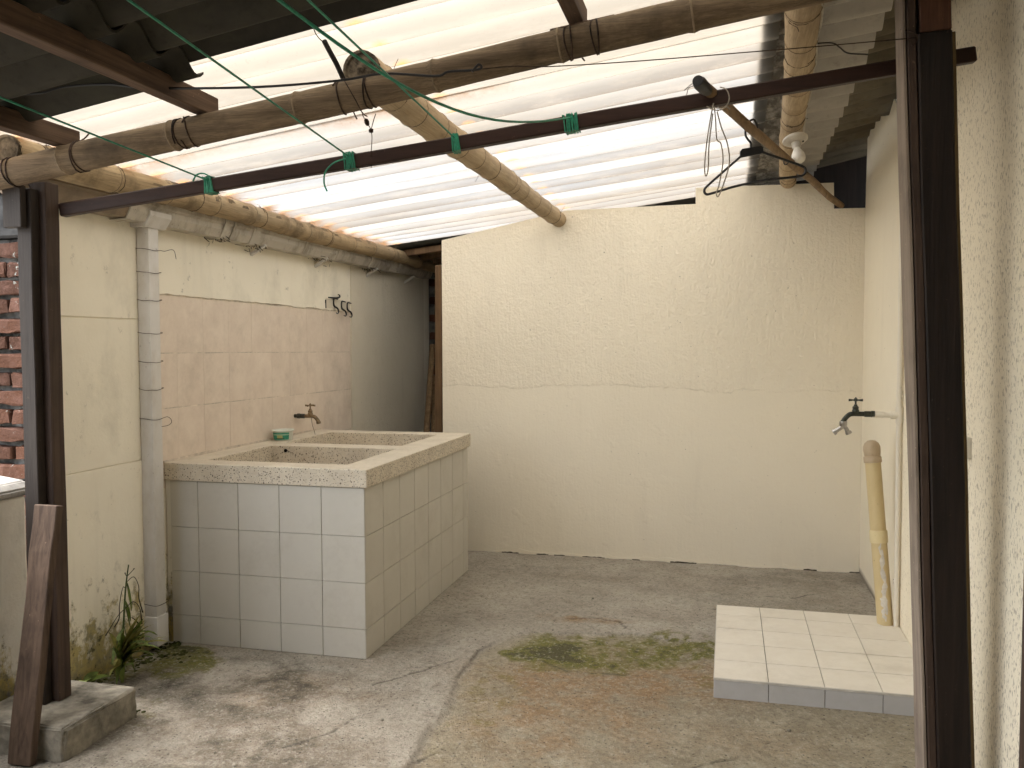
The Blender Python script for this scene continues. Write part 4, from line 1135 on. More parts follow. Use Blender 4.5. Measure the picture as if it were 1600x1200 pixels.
def slab_with_holes(outer, holes, z0, z1):
    """one slab with rectangular openings, built on the grid of all their edges"""
    xs = sorted({outer[0], outer[1], *[h[0] for h in holes], *[h[1] for h in holes]})
    ys = sorted({outer[2], outer[3], *[h[2] for h in holes], *[h[3] for h in holes]})
    solid = {}
    for i in range(len(xs) - 1):
        for j in range(len(ys) - 1):
            cx, cy = (xs[i] + xs[i + 1]) / 2, (ys[j] + ys[j + 1]) / 2
            solid[i, j] = not any(h[0] < cx < h[1] and h[2] < cy < h[3] for h in holes)
    bm = bmesh.new()
    V = {}
    def vt(i, j, k_):
        if (i, j, k_) not in V: V[i, j, k_] = bm.verts.new((xs[i], ys[j], (z0, z1)[k_]))
        return V[i, j, k_]
    for (i, j), s in solid.items():
        if not s: continue
        bm.faces.new([vt(i, j, 1), vt(i + 1, j, 1), vt(i + 1, j + 1, 1), vt(i, j + 1, 1)])
        bm.faces.new([vt(i, j + 1, 0), vt(i + 1, j + 1, 0), vt(i + 1, j, 0), vt(i, j, 0)])
        for di, dj, a_, b_ in ((-1, 0, (i, j + 1), (i, j)), (1, 0, (i + 1, j), (i + 1, j + 1)), (0, -1, (i, j), (i + 1, j)), (0, 1, (i + 1, j + 1), (i, j + 1))):
            if not solid.get((i + di, j + dj), False):
                bm.faces.new([vt(*a_, 0), vt(*b_, 0), vt(*b_, 1), vt(*a_, 1)])
    es = [e for e in bm.edges if len(e.link_faces) == 2 and e.link_faces[0].normal.angle(e.link_faces[1].normal, 0) > 1 or False]
    bm.normal_update()
    es = [e for e in bm.edges if len(e.link_faces) == 2 and e.calc_face_angle(0) > 1]
    bmesh.ops.bevel(bm, geom=es, offset=.004, segments=2, affect='EDGES', profile=.5)
    return bm
put('rim', slab_with_holes((BX0, BX1, BY0, BY1), (S1, S2), ZB, ZR), m_terrazzo, t)
bowls = []
for s, dep in ((S1, .30), (S2, .22)):
    bm = bmesh.new()
    x0, x1, y0, y1 = s[0] - .001, s[1] + .001, s[2] - .001, s[3] + .001
    T = [bm.verts.new(c) for c in ((x0, y0, ZB + .004), (x1, y0, ZB + .004), (x1, y1, ZB + .004), (x0, y1, ZB + .004))]
    i_ = .03
    B = [bm.verts.new(c) for c in ((x0 + i_, y0 + i_, ZR - dep), (x1 - i_, y0 + i_, ZR - dep), (x1 - i_, y1 - i_, ZR - dep), (x0 + i_, y1 - i_, ZR - dep))]
    for a_ in range(4):
        bm.faces.new((T[a_], B[a_], B[(a_ + 1) % 4], T[(a_ + 1) % 4]))
    bm.faces.new(B[::-1])
    bowls.append(put('bowl', bm, m_terrazzo, t))
put('drain_hole', lathe([(0, 0), (.009, 0), (.009, -.003)], (-2.23, S1[3] - .0052, .790), (0, -1, .12), 12), m_hole, bowls[0])
put('wall_mortar', prism([(3.36, .81), (4.90, .81), (4.90, .822), (4.5, .826), (4.1, .824), (3.7, .828), (3.36, .823)], 'X', XL - .002, XL + .006), m_grout_pale, t)

# tap over the basin, its coupling and a thread of cord
def tap(name, at, d, mats, label, group=None, hose=False):
    """bib tap: d points out along the body; the spout bends down, a cross handle on top"""
    d = Vector(d).normalized(); up = Vector((0, 0, 1)); s = d.cross(up).normalized()
    o = thing(name, at, label, 'tap', group)
    p = Vector(at)
    m_body, m_join, m_hand = mats
    put('coupling', lathe([(0, 0), (.0105, 0), (.0105, .018), (.0150, .019), (.0150, .034), (.0125, .035), (.0135, .037), (.0135, .062), (.0110, .063), (.0110, .068), (0, .068)], p, d, 12), m_join, o, smooth=True)
    q = p + d * .066
    body = tube(spline([q, q + d * .02, q + d * .045, q + d * .062 - up * .006, q + d * .078 - up * .024, q + d * .084 - up * .036], 4), .011, 12,
                radii=None)
    stem = lathe([(.0105, .0), (.0150, .006), (.0155, .014), (.0120, .020), (.0135, .022), (.0135, .030), (.0085, .034), (.0075, .040), (.0045, .041), (.0042, .060), (0, .060)], q + d * .033 + up * .002, up, 14)
    lip_ = lathe([(0, .0), (.0115, 0), (.0135, .003), (.0135, .012), (.0115, .015), (0, .015)], q + d * .0815 - up * .030, (d * .25 - up).normalized(), 12)
    put('tap_body', join(body, stem, lip_), m_body, o, smooth=True)
    h = q + d * .033 + up * .062
    hd = join(tube([h - s * .030 + d * .004, h - s * .012, h + s * .012, h + s * .030 - d * .004], .004, 8, radii=[.0060, .0036, .0036, .0060]),
              tube([h - d * .030, h - d * .012, h + d * .012, h + d * .030], .004, 8, radii=[.0060, .0036, .0036, .0060]),
              lathe([(0, -.006), (.0085, -.005), (.0095, 0), (.0075, .007), (.004, .009), (.003, .013), (0, .013)], h, up, 12))
    put('cross_handle', hd, m_hand, o, smooth=True)
    if hose:
        c = q + d * .0845 - up * .044
        put('two_way_outlet', join(lathe([(0, 0), (.0165, 0), (.0170, .004), (.0170, .018), (.0135, .024), (0, .024)], c + up * .010, -up, 14),
                           tube([c - up * .010, c - up * .022 + d * .012, c - up * .040 + d * .036], .010, 10, radii=[.010, .0095, .0105]),
                           tube([c - up * .010, c - up * .022 - d * .012, c - up * .042 - d * .022], .010, 10, radii=[.010, .0095, .0105]),
                           lathe([(0, 0), (.0135, 0), (.0140, .003), (.0140, .012), (.0105, .012), (.0105, .002), (0, .002)], c - up * .044 + d * .042, (-d * .85 + up * .6), 12),
                           lathe([(0, 0), (.0135, 0), (.0140, .003), (.0140, .012), (.0105, .012), (.0105, .002), (0, .002)], c - up * .047 - d * .026, (d * .45 + up * .9), 12)), m_chrome, o, smooth=True)
    return o
tap('bib_tap', (XL, 4.575, .925), (1, .05, 0), (m_brass, m_iron, m_brass), 'tarnished brass tap on the beige tiles above the basin')
put('dangling_thread', tube(spline([(-2.345, 4.583, .915), (-2.343, 4.589, .875), (-2.335, 4.60, .83), (-2.332, 4.603, .80), (-2.333, 4.605, .72)], 4), .0014, 5), m_wire, label='thin dark thread hanging from the brass tap into the basin', cat='thread')

# small margarine tub on the rim
t = thing('plastic_tub', (-2.372, 4.30, ZR), 'small white and green plastic tub standing on the basin rim', 'tub')
def oval(prof, c, sx, sy, n=28):
    b = lathe(prof, (0, 0, 0), (0, 0, 1), n)
    for v in b.verts: v.co = Vector((c[0] + v.co.x * sx, c[1] + v.co.y * sy, c[2] + v.co.z))
    return b
tc = (-2.372, 4.30, ZR)
put('tub_wall', oval([(0, .0005), (.043, .0005), (.046, .004), (.0515, .050), (.0560, .051), (.0575, .054), (.0565, .058), (.054, .058), (.0505, .053), (.045, .006), (0, .004)], tc, 1.0, 1.25), m_tub, t, smooth=True)
lb = bmesh.new()
n_ = 20
for r_, z_ in ((.0467, .007), (.0515, .046)):
    for i in range(n_ + 1):
        a_ = math.radians(-150 + 130 * i / n_)
        # the printed panel wraps round the side that faces the yard
        lb.verts.new((tc[0] + math.cos(a_) * (r_ + .0006), tc[1] + math.sin(a_) * (r_ + .0006) * 1.25, tc[2] + z_))
lb.verts.ensure_lookup_table()
for i in range(n_): lb.faces.new((lb.verts[i], lb.verts[i + 1], lb.verts[n_ + 2 + i], lb.verts[n_ + 1 + i]))
put('printed_label', lb, m_tub_label, t, smooth=True)

# row of hooks above the tiles
t = thing('hook_rack', (-2.444, 5.15, 1.52), 'row of black coat hooks on a clear backplate above the tiles', 'hook rack')
put('backplate', box(-2.4455, -2.441, 4.99, 5.345, 1.570, 1.628, .001), m_acrylic, t)
put('backplate_edge', box(-2.4456, -2.4395, 4.982, 4.990, 1.568, 1.620, .001), m_hook, t)
def hook(y, z, flip=False):
    if flip:
        pts = [(-2.438, y - .075, z), (-2.432, y - .03, z - .001), (-2.425, y + .025, z + .001), (-2.42, y + .048, z + .009), (-2.42, y + .046, z + .019), (-2.42, y + .028, z + .022)]
    else:
        pts = [(-2.425, y + .038, z + .040), (-2.436, y + .016, z + .044), (-2.4395, y + .006, z + .036), (-2.4395, y + .004, z + .010), (-2.436, y + .012, z - .006), (-2.425, y + .032, z - .020), (-2.420, y + .036, z - .040), (-2.420, y + .022, z - .052), (-2.420, y + .002, z - .048)]
    sp = spline(pts, 5)
    m_ = len(sp)
    return tube(sp, .005, 8, radii=[.0034 + .0030 * math.sin(math.pi * min(1, i / m_ * 1.15)) for i in range(m_)])
for y, z in ((5.085, 1.590), (5.200, 1.577), (5.288, 1.572)):
    put('hook', hook(y, z), m_hook, t, smooth=True)
put('hook', hook(5.09, 1.637, True), m_hook, t, smooth=True)

# ================================================================== TILED STEP
PX0, PY0, PY1, PZ = -0.038, 3.316, 4.262, .074
t = thing('tiled_step', (.36, 3.79, 0), 'low cream tiled step against the right wall', 'step')
put('core', box(PX0 + .007, XR + .02, PY0 + .007, PY1 - .004, -.05, PZ - .0055), m_grout, t)
ys = [PY0 + .004, 3.516, 3.716, 3.916, 4.116, PY1]
xs = [PX0, .162, .362, .562, XR - .001]
for x0, x1 in zip(xs, xs[1:]):
    for y0, y1 in zip(ys, ys[1:]):
        dz = rr.random() * .0009
        put('tile', box(x0 + .0014, x1 - .0014, y0 + .0032, y1 - .0032, PZ - .007, PZ + dz, .0008), m_tile_floor, t, at=(x0, y0, PZ))
    put('riser_tile', box(x0 + .0012, x1 - .0012, PY0 - rr.random() * .0006, PY0 + .0075, -.01, PZ - .0085, .001), m_tile_riser, t, at=(x0, PY0, 0))
for y0, y1 in zip(ys, ys[1:]):
    put('riser_tile', box(PX0 - rr.random() * .0006, PX0 + .0075, y0 + .0012, y1 - .0012, -.01, PZ - .0075, .001), m_tile_riser, t, at=(PX0, y0, 0))
put('edge_trim', join(box(PX0 - .001, XR - .001, PY0 - .0015, PY0 + .0045, PZ - .0075, PZ + .0008, .0006), box(PX0 - .0015, PX0 + .001, PY0 + .005, PY1, PZ - .0072, PZ + .0009, .0004)), m_steel, t)

# ================================================================== PIPES AND TAP ON THE RIGHT
pvx0, pvx1 = Vector((.706, 4.150, .070)), Vector((0.648, 4.230, 0.862))
pd = (pvx1 - pvx0).normalized(); PL = (pvx1 - pvx0).length
t = thing('waste_pipe', pvx0, 'leaning yellow waste pipe with flaking paint standing on the step', 'pipe')
put('pipe', tube([pvx0, pvx0.lerp(pvx1, .5), pvx0.lerp(pvx1, .96)], .0345, 22), m_pipe_yellow, t, smooth=True)
def at_p(s): return pvx0 + pd * s
put('collar', lathe([(.034, 0), (.0385, .001), (.0390, .006), (.0390, .050), (.0385, .056), (.034, .057)], at_p(PL * .46), pd, 22), m_pipe_collar, t, smooth=True)
put('cap_socket', lathe([(.034, 0), (.0385, .001), (.0390, .004), (.0390, .026), (.0375, .028), (.034, .030)], at_p(PL * .915), pd, 22), m_cap_tan, t, smooth=True)
put('dome_cap', lathe([(.034, 0), (.0350, .012), (.0380, .035), (.0370, .050), (.0310, .066), (.0180, .077), (.006, .080), (0, .080)], at_p(PL * .945), pd, 22), m_cap_tan, t, smooth=True)
fb = bmesh.new()
u_ = pd.cross(Vector((0, 1, 0))).normalized(); w_ = pd.cross(u_).normalized()
face = (Vector((-.25, -1, 0)) - pd * Vector((-.25, -1, 0)).dot(pd)).normalized(); side_ = pd.cross(face).normalized()
for (s0, s1, a0, a1, ph_) in ((.05, .34, -.05, .75, .3), (.02, .16, -.35, .55, 1.2), (.26, .40, .02, .40, 2.0)):
    nn = 14
    L_, R_ = [], []
    for i in range(nn + 1):
        s = s0 + (s1 - s0) * i / nn
        e = math.sin(math.pi * min(max(i / nn, .03), .97)) ** .5
        mid_ = (a0 + a1) / 2 + .12 * math.sin(i * 1.1 + ph_); wd = (a1 - a0) / 2 * e * (.65 + .35 * math.sin(i * 2.3 + ph_ * 3))
        for arr, a_ in ((L_, mid_ - wd), (R_, mid_ + wd)):
            arr.append([fb.verts.new(at_p(s) + (face * math.cos(q) + side_ * math.sin(q)) * .0352) for q in (a_,)][0])
    for i in range(nn):
        m1 = fb.verts.new((L_[i].co + R_[i].co) / 2); m2 = fb.verts.new((L_[i + 1].co + R_[i + 1].co) / 2)
        for m_, s in ((m1, i), (m2, i + 1)):
            c = at_p(s0 + (s1 - s0) * s / nn); m_.co = c + (m_.co - c).normalized() * .0353
        fb.faces.new((L_[i], m1, m2, L_[i + 1])); fb.faces.new((m1, R_[i], R_[i + 1], m2))
put('paint_flakes', fb, m_flake, t)

PPX, PPY = .746, 4.118
t = thing('water_pipe', (PPX, PPY, .07), 'thin white water pipe rising up the right wall to the side tap', 'pipe')
put('riser', tube([(PPX, PPY, .072), (PPX - .002, PPY + .008, .6), (PPX, PPY + .028, 1.4), (PPX, PPY + .030, 2.27)], .0115, 14), m_pipe_white, t, smooth=True)
put('conduit', box(XR - .006, XR + .002, 4.165, 4.18, .08, 2.30, .001), m_right_far, t)
put('top_elbow', join(tube(spline([(PPX, PPY + .030, 2.265), (PPX, PPY + .030, 2.30), (PPX - .004, PPY + .02, 2.335), (PPX + .012, PPY - .01, 2.36), (PPX + .03, PPY - .02, 2.365)], 4), .017, 12)), m_pipe_white, t, smooth=True)
TZ = 1.022
put('tee', join(tube([(PPX, PPY + .017, TZ - .035), (PPX, PPY + .018, TZ + .035)], .0165, 14), tube([(PPX, PPY + .018, TZ), (PPX - .038, PPY + .018, TZ)], .0165, 14)), m_pipe_white, t, smooth=True)
put('branch', join(tube([(PPX - .036, PPY + .018, TZ), (PPX - .068, PPY + .0185, TZ)], .0115, 14), tube([(PPX - .066, PPY + .018, TZ + .001), (PPX - .116, PPY + .018, TZ + .002)], .0140, 14)), m_pipe_white, t, smooth=True)
for z_ in (1.105, .255):
    put('pipe_clip', join(lathe([(.0115, 0), (.0150, 0), (.0150, .010), (.0115, .010)], (PPX, PPY + .019, z_), (0, 0, 1), 14), box(PPX, XR + .002, PPY + .008, PPY + .03, z_, z_ + .010), lathe([(.0115, 0), (.0140, 0), (.0140, .006), (.0115, .006)], (PPX, PPY + .019, z_ + .020), (0, 0, 1), 14)), m_pipe_white, t, smooth=True)
tap('bib_tap', (PPX - .084, PPY + .018, TZ + .003), (-1, 0, 0), (m_verdigris, m_verdigris, m_verdigris), 'blackened tap with a double hose outlet on the white pipe at the right', hose=True)
t = thing('switch_box', (XR, 3.046, .97), 'small white fitting on the right wall beside the black post', 'wall fitting')
put('box_body', box(XR - .022, XR + .002, 3.020, 3.062, .972, 1.042, .005, 2), m_pipe_white, t, smooth=True)
put('box_lid', box(XR - .027, XR - .021, 3.026, 3.056, .978, 1.036, .002, 1), m_lampholder, t, smooth=True)

# ================================================================== LAMP ON THE THIRD POLE
lc = Vector((0.277, 3.950, 2.209)); lc.z += .004
t = thing('bare_bulb', lc, 'unlit white bulb in a round ceramic holder under the golden bamboo pole', 'lamp')
tilt = Vector((.16, -.30, -1)).normalized()
rose = put('rose', lathe([(0, -.014), (.050, -.014), (.053, -.011), (.053, -.004), (.044, .004), (.026, .008), (0, .008)], lc, tilt, 26), m_lampholder, t, smooth=True)
put('screw', lathe([(0, .010), (.004, .010), (.004, .004)], lc + tilt.cross(Vector((0, 1, 0))).normalized() * .030, tilt, 8), m_hole, rose)
holder = put('lampholder', lathe([(0, .006), (.019, .006), (.020, .012), (.0185, .030), (.017, .034), (0, .034)], lc, tilt, 18), m_lampholder, t, smooth=True)
put('bulb', lathe([(0, .032), (.0135, .032), (.0145, .040), (.020, .050), (.0270, .064), (.0290, .078), (.0270, .091), (.020, .101), (.010, .106), (0, .1075)], lc, tilt, 22), m_bulb, holder, smooth=True)
fp = []
for i in range(26):
    v = .25 + i * .055
    c, r_ = pol3_at(v)
    a_ = .42 + .12 * math.sin(i * .9)
    fp.append(c + Vector((math.cos(a_) * (r_ + .005), 0, -math.sin(a_) * (r_ + .005) * .5)))
fp.append(lc + Vector((.030, .0, .012)))
put('lamp_flex', tube(spline(fp, 3), .0032, 6), m_white_cord, label='white flex running down the golden pole to the bulb', cat='cable', smooth=True)

# ================================================================== STICK, STRING, HANGER
sk0, sk1 = Vector((-0.087, 2.600, 2.099)), Vector((0.632, 5.360, 2.135))
sk0.z += .0; sd = (sk1 - sk0).normalized(); SL = (sk1 - sk0).length
t = thing('hanging_stick', sk0, 'round wooden stick from the rail to the notch in the back wall', 'stick')
put('stick', tube([sk0 + sd * (SL * i / 14) + Vector((.003 * math.sin(i), 0, .003 * math.cos(i * 1.3))) for i in range(15)], .0165, 14, radii=[.0172 + .0008 * math.sin(i * 2.1) for i in range(15)]), m_stick, t, smooth=True)
put('wrapped_end', tube([sk0 - sd * .012 + Vector((0, 0, .004)), sk0 + sd * .01 + Vector((0, 0, .002)), sk0 + sd * .05, sk0 + sd * .075, sk0 + sd * .085], .019, 14, radii=[.016, .0205, .0195, .0185, .0175]), m_black, t, smooth=True)
put('wire_end', join(tube([sk0, sk0 + Vector((-.02, -.01, -.004)), sk0 + Vector((-.042, -.012, -.022))], .0012, 5), tube([sk0, sk0 + Vector((-.03, 0, -.012)), sk0 + Vector((-.034, -.01, -.034))], .0012, 5)), m_wire_grey, t)
kn = sk0 + sd * .20
put('string_binding', join(*[loops(kn + sd * (.012 * i - .03), (sd + Vector((.5 - .25 * i, .1 * i, 0))).normalized(), .0215 + .0012 * (i % 2), .0016, 1.0, .01) for i in range(5)]), m_string, t, smooth=True)
cs = Vector((-0.045, 2.620, 2.024))
sp = join(tube(spline([cs + Vector(q) for q in ((0, 0, .02), (-.006, -.004, -.01), (-.018, -.006, -.09), (-.024, -.006, -.16), (-.021, -.005, -.190), (-.014, -.004, -.17), (-.012, -.004, -.10), (-.002, -.002, -.01))], 6), .0020, 6),
          tube(spline([cs + Vector(q) for q in ((.002, 0, .01), (.006, -.004, -.03), (.010, -.005, -.085), (.022, -.005, -.100), (.028, -.004, -.15), (.018, -.004, -.215), (.010, -.004, -.240), (.016, -.003, -.250), (.032, -.003, -.21), (.046, -.003, -.155), (.040, -.003, -.10), (.022, -.002, -.05), (.010, 0, -.005))], 6), .0020, 6),
          tube(spline([cs + Vector(q) for q in ((-.02, 0, .012), (.0, -.004, .0), (.02, -.006, -.002), (.036, -.004, .006), (.046, 0, .0))], 6), .0020, 6),
          tube(spline([cs + Vector(q) for q in ((.018, 0, .065), (.036, -.004, .055), (.044, -.006, .03), (.036, -.006, .008), (.012, -.004, -.004))], 6), .0018, 6))
put('string', sp, m_string, label='pale string knotted round stick and rail, its loops hanging down', cat='string', smooth=True)

# hanger: hooked over the stick, its plane turned a little towards the viewer
HS = Vector((0.071, 3.220, 2.108))
fz = (HS.y - sk0.y) / sd.y
hc = sk0 + sd * fz                                        # where the stick passes
ex, ez = Vector((.97, .24, 0)).normalized(), Vector((0, 0, 1))
ey = ex.cross(ez)
KH = .00232
def H(x, y): return hc + ex * ((x - 1168.5) * KH) - ez * ((y - 205) * KH)
t = thing('clothes_hanger', hc, 'black plastic clothes hanger hooked over the wooden stick', 'clothes hanger')
put('hanger_hook', tube(spline([H(1179,204) - ey * .012, H(1178.5,197) - ey * .010, H(1172,192.0), H(1164.5,196) + ey * .004, H(1160.5,204) + ey * .004, H(1160,215) + ey * .002, H(1164,222), H(1168.5,228), H(1168.5,240)], 6), .0040, 10), m_black, t, smooth=True)
pl_ = [H(1152,240.5), H(1155,236.5), H(1184,232), H(1187,235), H(1187.5,242), H(1184,244), H(1152,250)]
bm = bmesh.new()
A_ = [bm.verts.new(q + ey * .004) for q in pl_]; B_ = [bm.verts.new(q - ey * .004) for q in pl_]
bm.faces.new(A_); bm.faces.new(B_[::-1])
for i in range(len(pl_)): bm.faces.new((A_[i], B_[i], B_[(i + 1) % len(pl_)], A_[(i + 1) % len(pl_)]))
bmesh.ops.recalc_face_normals(bm, faces=bm.faces[:])
put('hanger_plate', bm, m_black, t)
put('hanger_frame', tube(spline([H(1186,241), H(1200,246), H(1225,254.5), H(1248,263), H(1253,269), H(1250,276), H(1238,279), H(1200,283), H(1150,292), H(1112,303), H(1101,305), H(1098,299), H(1104,291), H(1130,268), H(1153,248)], 6), .0045, 10), m_black, t, smooth=True)
put('strap_notch', tube(spline([H(1220,252.5), H(1219.5,258), H(1222,260.5), H(1225.5,258.5), H(1226,255)], 4), .0022, 6), m_black, t, smooth=True)

# ================================================================== CORDS AND WIRES
def rail_at(x):
    f = (x + 2.235) / 2.925
    return Vector((x, 2.545 + .255 * f, 1.806 + .374 * f))
def knot(x, seed, w=.03):
    r_ = random.Random(seed)
    c = rail_at(x); d_ = Vector((2.925, .255, .374)).normalized()
    up_ = d_.cross(Vector((0, 1, 0))).normalized(); up_ = -up_ if up_.z < 0 else up_
    out = d_.cross(up_).normalized()
    pts = []
    for i in range(9 * 5 + 1):
        k_ = i % 4
        cor = ((1, 1), (1, -1), (-1, -1), (-1, 1))[k_]
        pts.append(c + d_ * (-w / 2 + w * i / 45 + r_.uniform(-.004, .004)) + up_ * cor[0] * (.0245 + r_.uniform(0, .003)) + out * cor[1] * (.0195 + r_.uniform(0, .003)))
    return tube(pts, .0022, 5)
def cord(name, x, far, sag, label, tail=None, r=.0027, seed=1, w=.028):
    c = rail_at(x) + Vector((0, -.02, .014))
    far = Vector(far)
    ext = far + (far - c) * .45
    pts = []
    for i in range(25):
        f = i / 24
        q = c.lerp(ext, f); q.z -= sag * math.sin(math.pi * min(1, f / .85)) if f < .85 else 0
        pts.append(q)
    o = thing(name, c, label, 'cord', 'green cords tied to the rail')
    put('line', tube(pts, r, 6), m_green, o, smooth=True)
    put('knot', knot(x, seed, w), m_green, o, smooth=True)
    if tail: put('loose_end', tube(spline([c + Vector(q) for q in tail], 5), r, 6), m_green, o, smooth=True)
cord('green_cord', -1.683, (-1.704, 1.750, 1.941), .0, 'green cord tied to the rail nearest the left post', [(.01, 0, .012), (-.012, -.006, .022), (-.036, -.008, .018), (-.05, -.008, -.002)], seed=1)
cord('green_cord', -1.196, (-1.035, 1.350, 1.956), .0, 'green cord knotted on the rail with a curled loose end hanging below', [(-.004, -.01, -.01), (-.045, -.012, -.022), (-.075, -.012, -.05), (-.080, -.012, -.085), (-.070, -.012, -.112)], seed=2, w=.036)
cord('green_cord', -.845, (-0.788, 1.550, 2.007), .0, 'straight green cord tied to the rail where the bamboo pole crosses', seed=3, w=.02)
cord('green_cord', -.478, (-0.732, 1.500, 1.983), .11, 'slack green cord with a thick knot at the middle of the rail', seed=4, w=.045, r=.0034)

w1 = [(-2.180, 2.100, 2.077), (-2.064, 2.120, 2.076), (-1.949, 2.140, 2.075), (-1.878, 2.160, 2.094), (-1.742, 2.180, 2.097), (-1.609, 2.200, 2.082), (-1.293, 2.220, 2.068), (-1.053, 2.250, 2.077), (-0.924, 2.260, 2.089), (-0.779, 2.270, 2.074), (-0.742, 2.270, 2.083), (-0.676, 2.280, 2.085), (-0.651, 2.280, 2.089), (-0.657, 2.275, 2.097), (-0.674, 2.270, 2.078)]
put('black_cable', tube(spline(w1, 5), .0036, 8), m_cable, label='black cable looping across the front of the bamboo beam from the left', cat='cable', smooth=True)
w2 = [(-0.651, 2.280, 2.086), (-0.571, 2.300, 2.093), (-0.471, 2.330, 2.094), (-0.237, 2.400, 2.112), (0.033, 2.500, 2.144), (0.204, 2.550, 2.160), (0.360, 2.600, 2.177), (0.513, 2.630, 2.188)]
put('tie_wire', tube(spline(w2, 5), .0015, 6), m_wire, label='thin rusty wire stretched from the cable loop to the right post', cat='wire', smooth=True)
w3 = [(0.273, 3.100, 2.346), (0.319, 3.000, 2.311), (0.337, 2.950, 2.279), (0.355, 2.900, 2.244), (0.406, 2.850, 2.220)]
put('tie_wire', tube(spline(w3, 5), .0026, 6), m_cable, label='short stiff wire end sticking out beside the golden pole', cat='wire', smooth=True)
w4 = [(-1.095, 2.180, 2.203), (-1.093, 2.190, 2.189), (-1.087, 2.200, 2.178), (-1.084, 2.220, 2.174)]
hz_ = [(-1.082, 2.220, 2.177), (-1.082, 2.260, 2.156), (-1.084, 2.300, 2.140), (-1.088, 2.350, 2.115)]
t = thing('rubber_strap', Vector((hz_[3])), 'dark strip of rubber wired between porch roof and pole end', 'strap')
put('strap', tube(spline(hz_, 4), .0075, 8), m_cable, t, smooth=True)
put('wire_tie', tube(spline(w4, 4), .0014, 5), m_wire, t)
put('wire_tie', tube(spline([(-1.079, 2.330, 2.109), (-1.061, 2.325, 2.081), (-1.037, 2.325, 2.040), (-1.020, 2.330, 2.007), (-1.009, 2.340, 1.998)], 4), .0018, 5), m_wire, t)
w5 = [(-1.025, 2.340, 2.006), (-1.039, 2.400, 2.000), (-1.068, 2.500, 2.005), (-1.089, 2.560, 1.993), (-1.118, 2.620, 1.957), (-1.127, 2.640, 1.917)]
t = thing('hanging_wire', Vector(w5[-1]), 'knotted rusty wire dangling from the bamboo beam to the rail', 'wire')
put('wire', join(tube(spline(w5, 4), .0014, 5), tube(spline([(-0.992, 2.360, 2.009), (-1.025, 2.420, 2.004), (-1.066, 2.500, 2.001)], 4), .0014, 5)), m_wire, t)
put('knot', join(lathe([(0, -.012), (.006, -.008), (.008, 0), (.006, .008), (0, .012)], (-1.041, 2.410, 2.001), (.3, .2, -1), 8), lathe([(0, -.009), (.007, -.004), (.008, .002), (0, .009)], (-1.066, 2.500, 1.999), (.6, .2, .5), 8)), m_wire, t)
put('wire_tie', tube(spline([(0.465, 2.660, 2.224), (0.478, 2.620, 2.205), (0.492, 2.600, 2.190), (0.496, 2.600, 2.173), (0.485, 2.600, 2.157), (0.481, 2.600, 2.167)], 4), .0018, 5), m_wire, label='small wire loop twisted on the right post under the eaves', cat='wire')

# ================================================================== WEEDS
def leaf_bm(base, d, length, width, droop, side=None, fold=.25):
    """a lance-shaped leaf with a midrib fold, drooping along its length"""
    base = Vector(base); d = Vector(d).normalized()
    s = d.cross(Vector((0, 0, 1)))
    s = Vector(side).normalized() if side else (s.normalized() if s.length > .05 else Vector((1, 0, 0)))
    bm = bmesh.new(); rows_ = []
    K = 7
    p = base.copy(); dd = d.copy()
    for i in range(K + 1):
        f = i / K
        w = width * (math.sin(math.pi * min(1, (f * .92 + .06))) ** .8) * (1 - .25 * f)
        nrm = s.cross(dd).normalized()
        rows_.append([bm.verts.new(p - s * w + nrm * w * fold), bm.verts.new(p), bm.verts.new(p + s * w + nrm * w * fold)])
        p = p + dd * (length / K)
        dd = (dd + Vector((0, 0, -droop / K))).normalized()
    for a_, b_ in zip(rows_, rows_[1:]):
        bm.faces.new((a_[0], a_[1], b_[1], b_[0])); bm.faces.new((a_[1], a_[2], b_[2], b_[1]))
    return bm
wb = Vector((-2.352, 2.90, .0))
wt = Vector((-2.334, 2.980, 0.456))
t = thing('weed', wb, 'tall wilting green weed growing at the foot of the left wall', 'plant')
def WP(f): return wb.lerp(wt, f) + Vector((.006 * math.sin(f * 5), .006 * math.cos(f * 4), 0))
put('stem', tube([WP(i / 14) for i in range(15)], .004, 8, radii=[.0055 - .0030 * i / 14 for i in range(15)]), m_stem, t, smooth=True)
wr = random.Random(21)
for i in range(40):                                    # a tight clump of limp leaves round the foot of the stem
    f = wr.uniform(.01, .30); a_ = wr.uniform(-1.5, 1.5)
    d = (abs(math.cos(a_)) * .30 + .05, math.sin(a_) * .42, 1)
    put('leaf', leaf_bm(WP(f), d, wr.uniform(.12, .27) * (1 - f), wr.uniform(.010, .021), wr.uniform(.6, 2.6), side=(wr.uniform(-.4, .4), 1, wr.uniform(-.3, .3))), wr.choice((m_leaf, m_leaf, m_leaf_yellow)), t, smooth=True)
for f, d, L_, W_, dr in ((.46, (.1, -.6, -.5), .15, .013, .8), (.50, (.1, .1, -1), .16, .011, .3), (.56, (.2, .6, -.2), .13, .008, 2.0), (.70, (.05, .25, -.8), .10, .010, .4), (.86, (.05, .15, -.9), .13, .011, .3), (.66, (.1, .2, -1), .11, .009, .2),
                         (.34, (.1, -.4, -.9), .16, .013, .3), (.38, (.1, .3, -.9), .17, .011, .3), (.28, (.15, -.2, -1), .15, .012, .2)):
    put('leaf', leaf_bm(WP(f), d, L_, W_, dr), m_leaf, t, smooth=True)
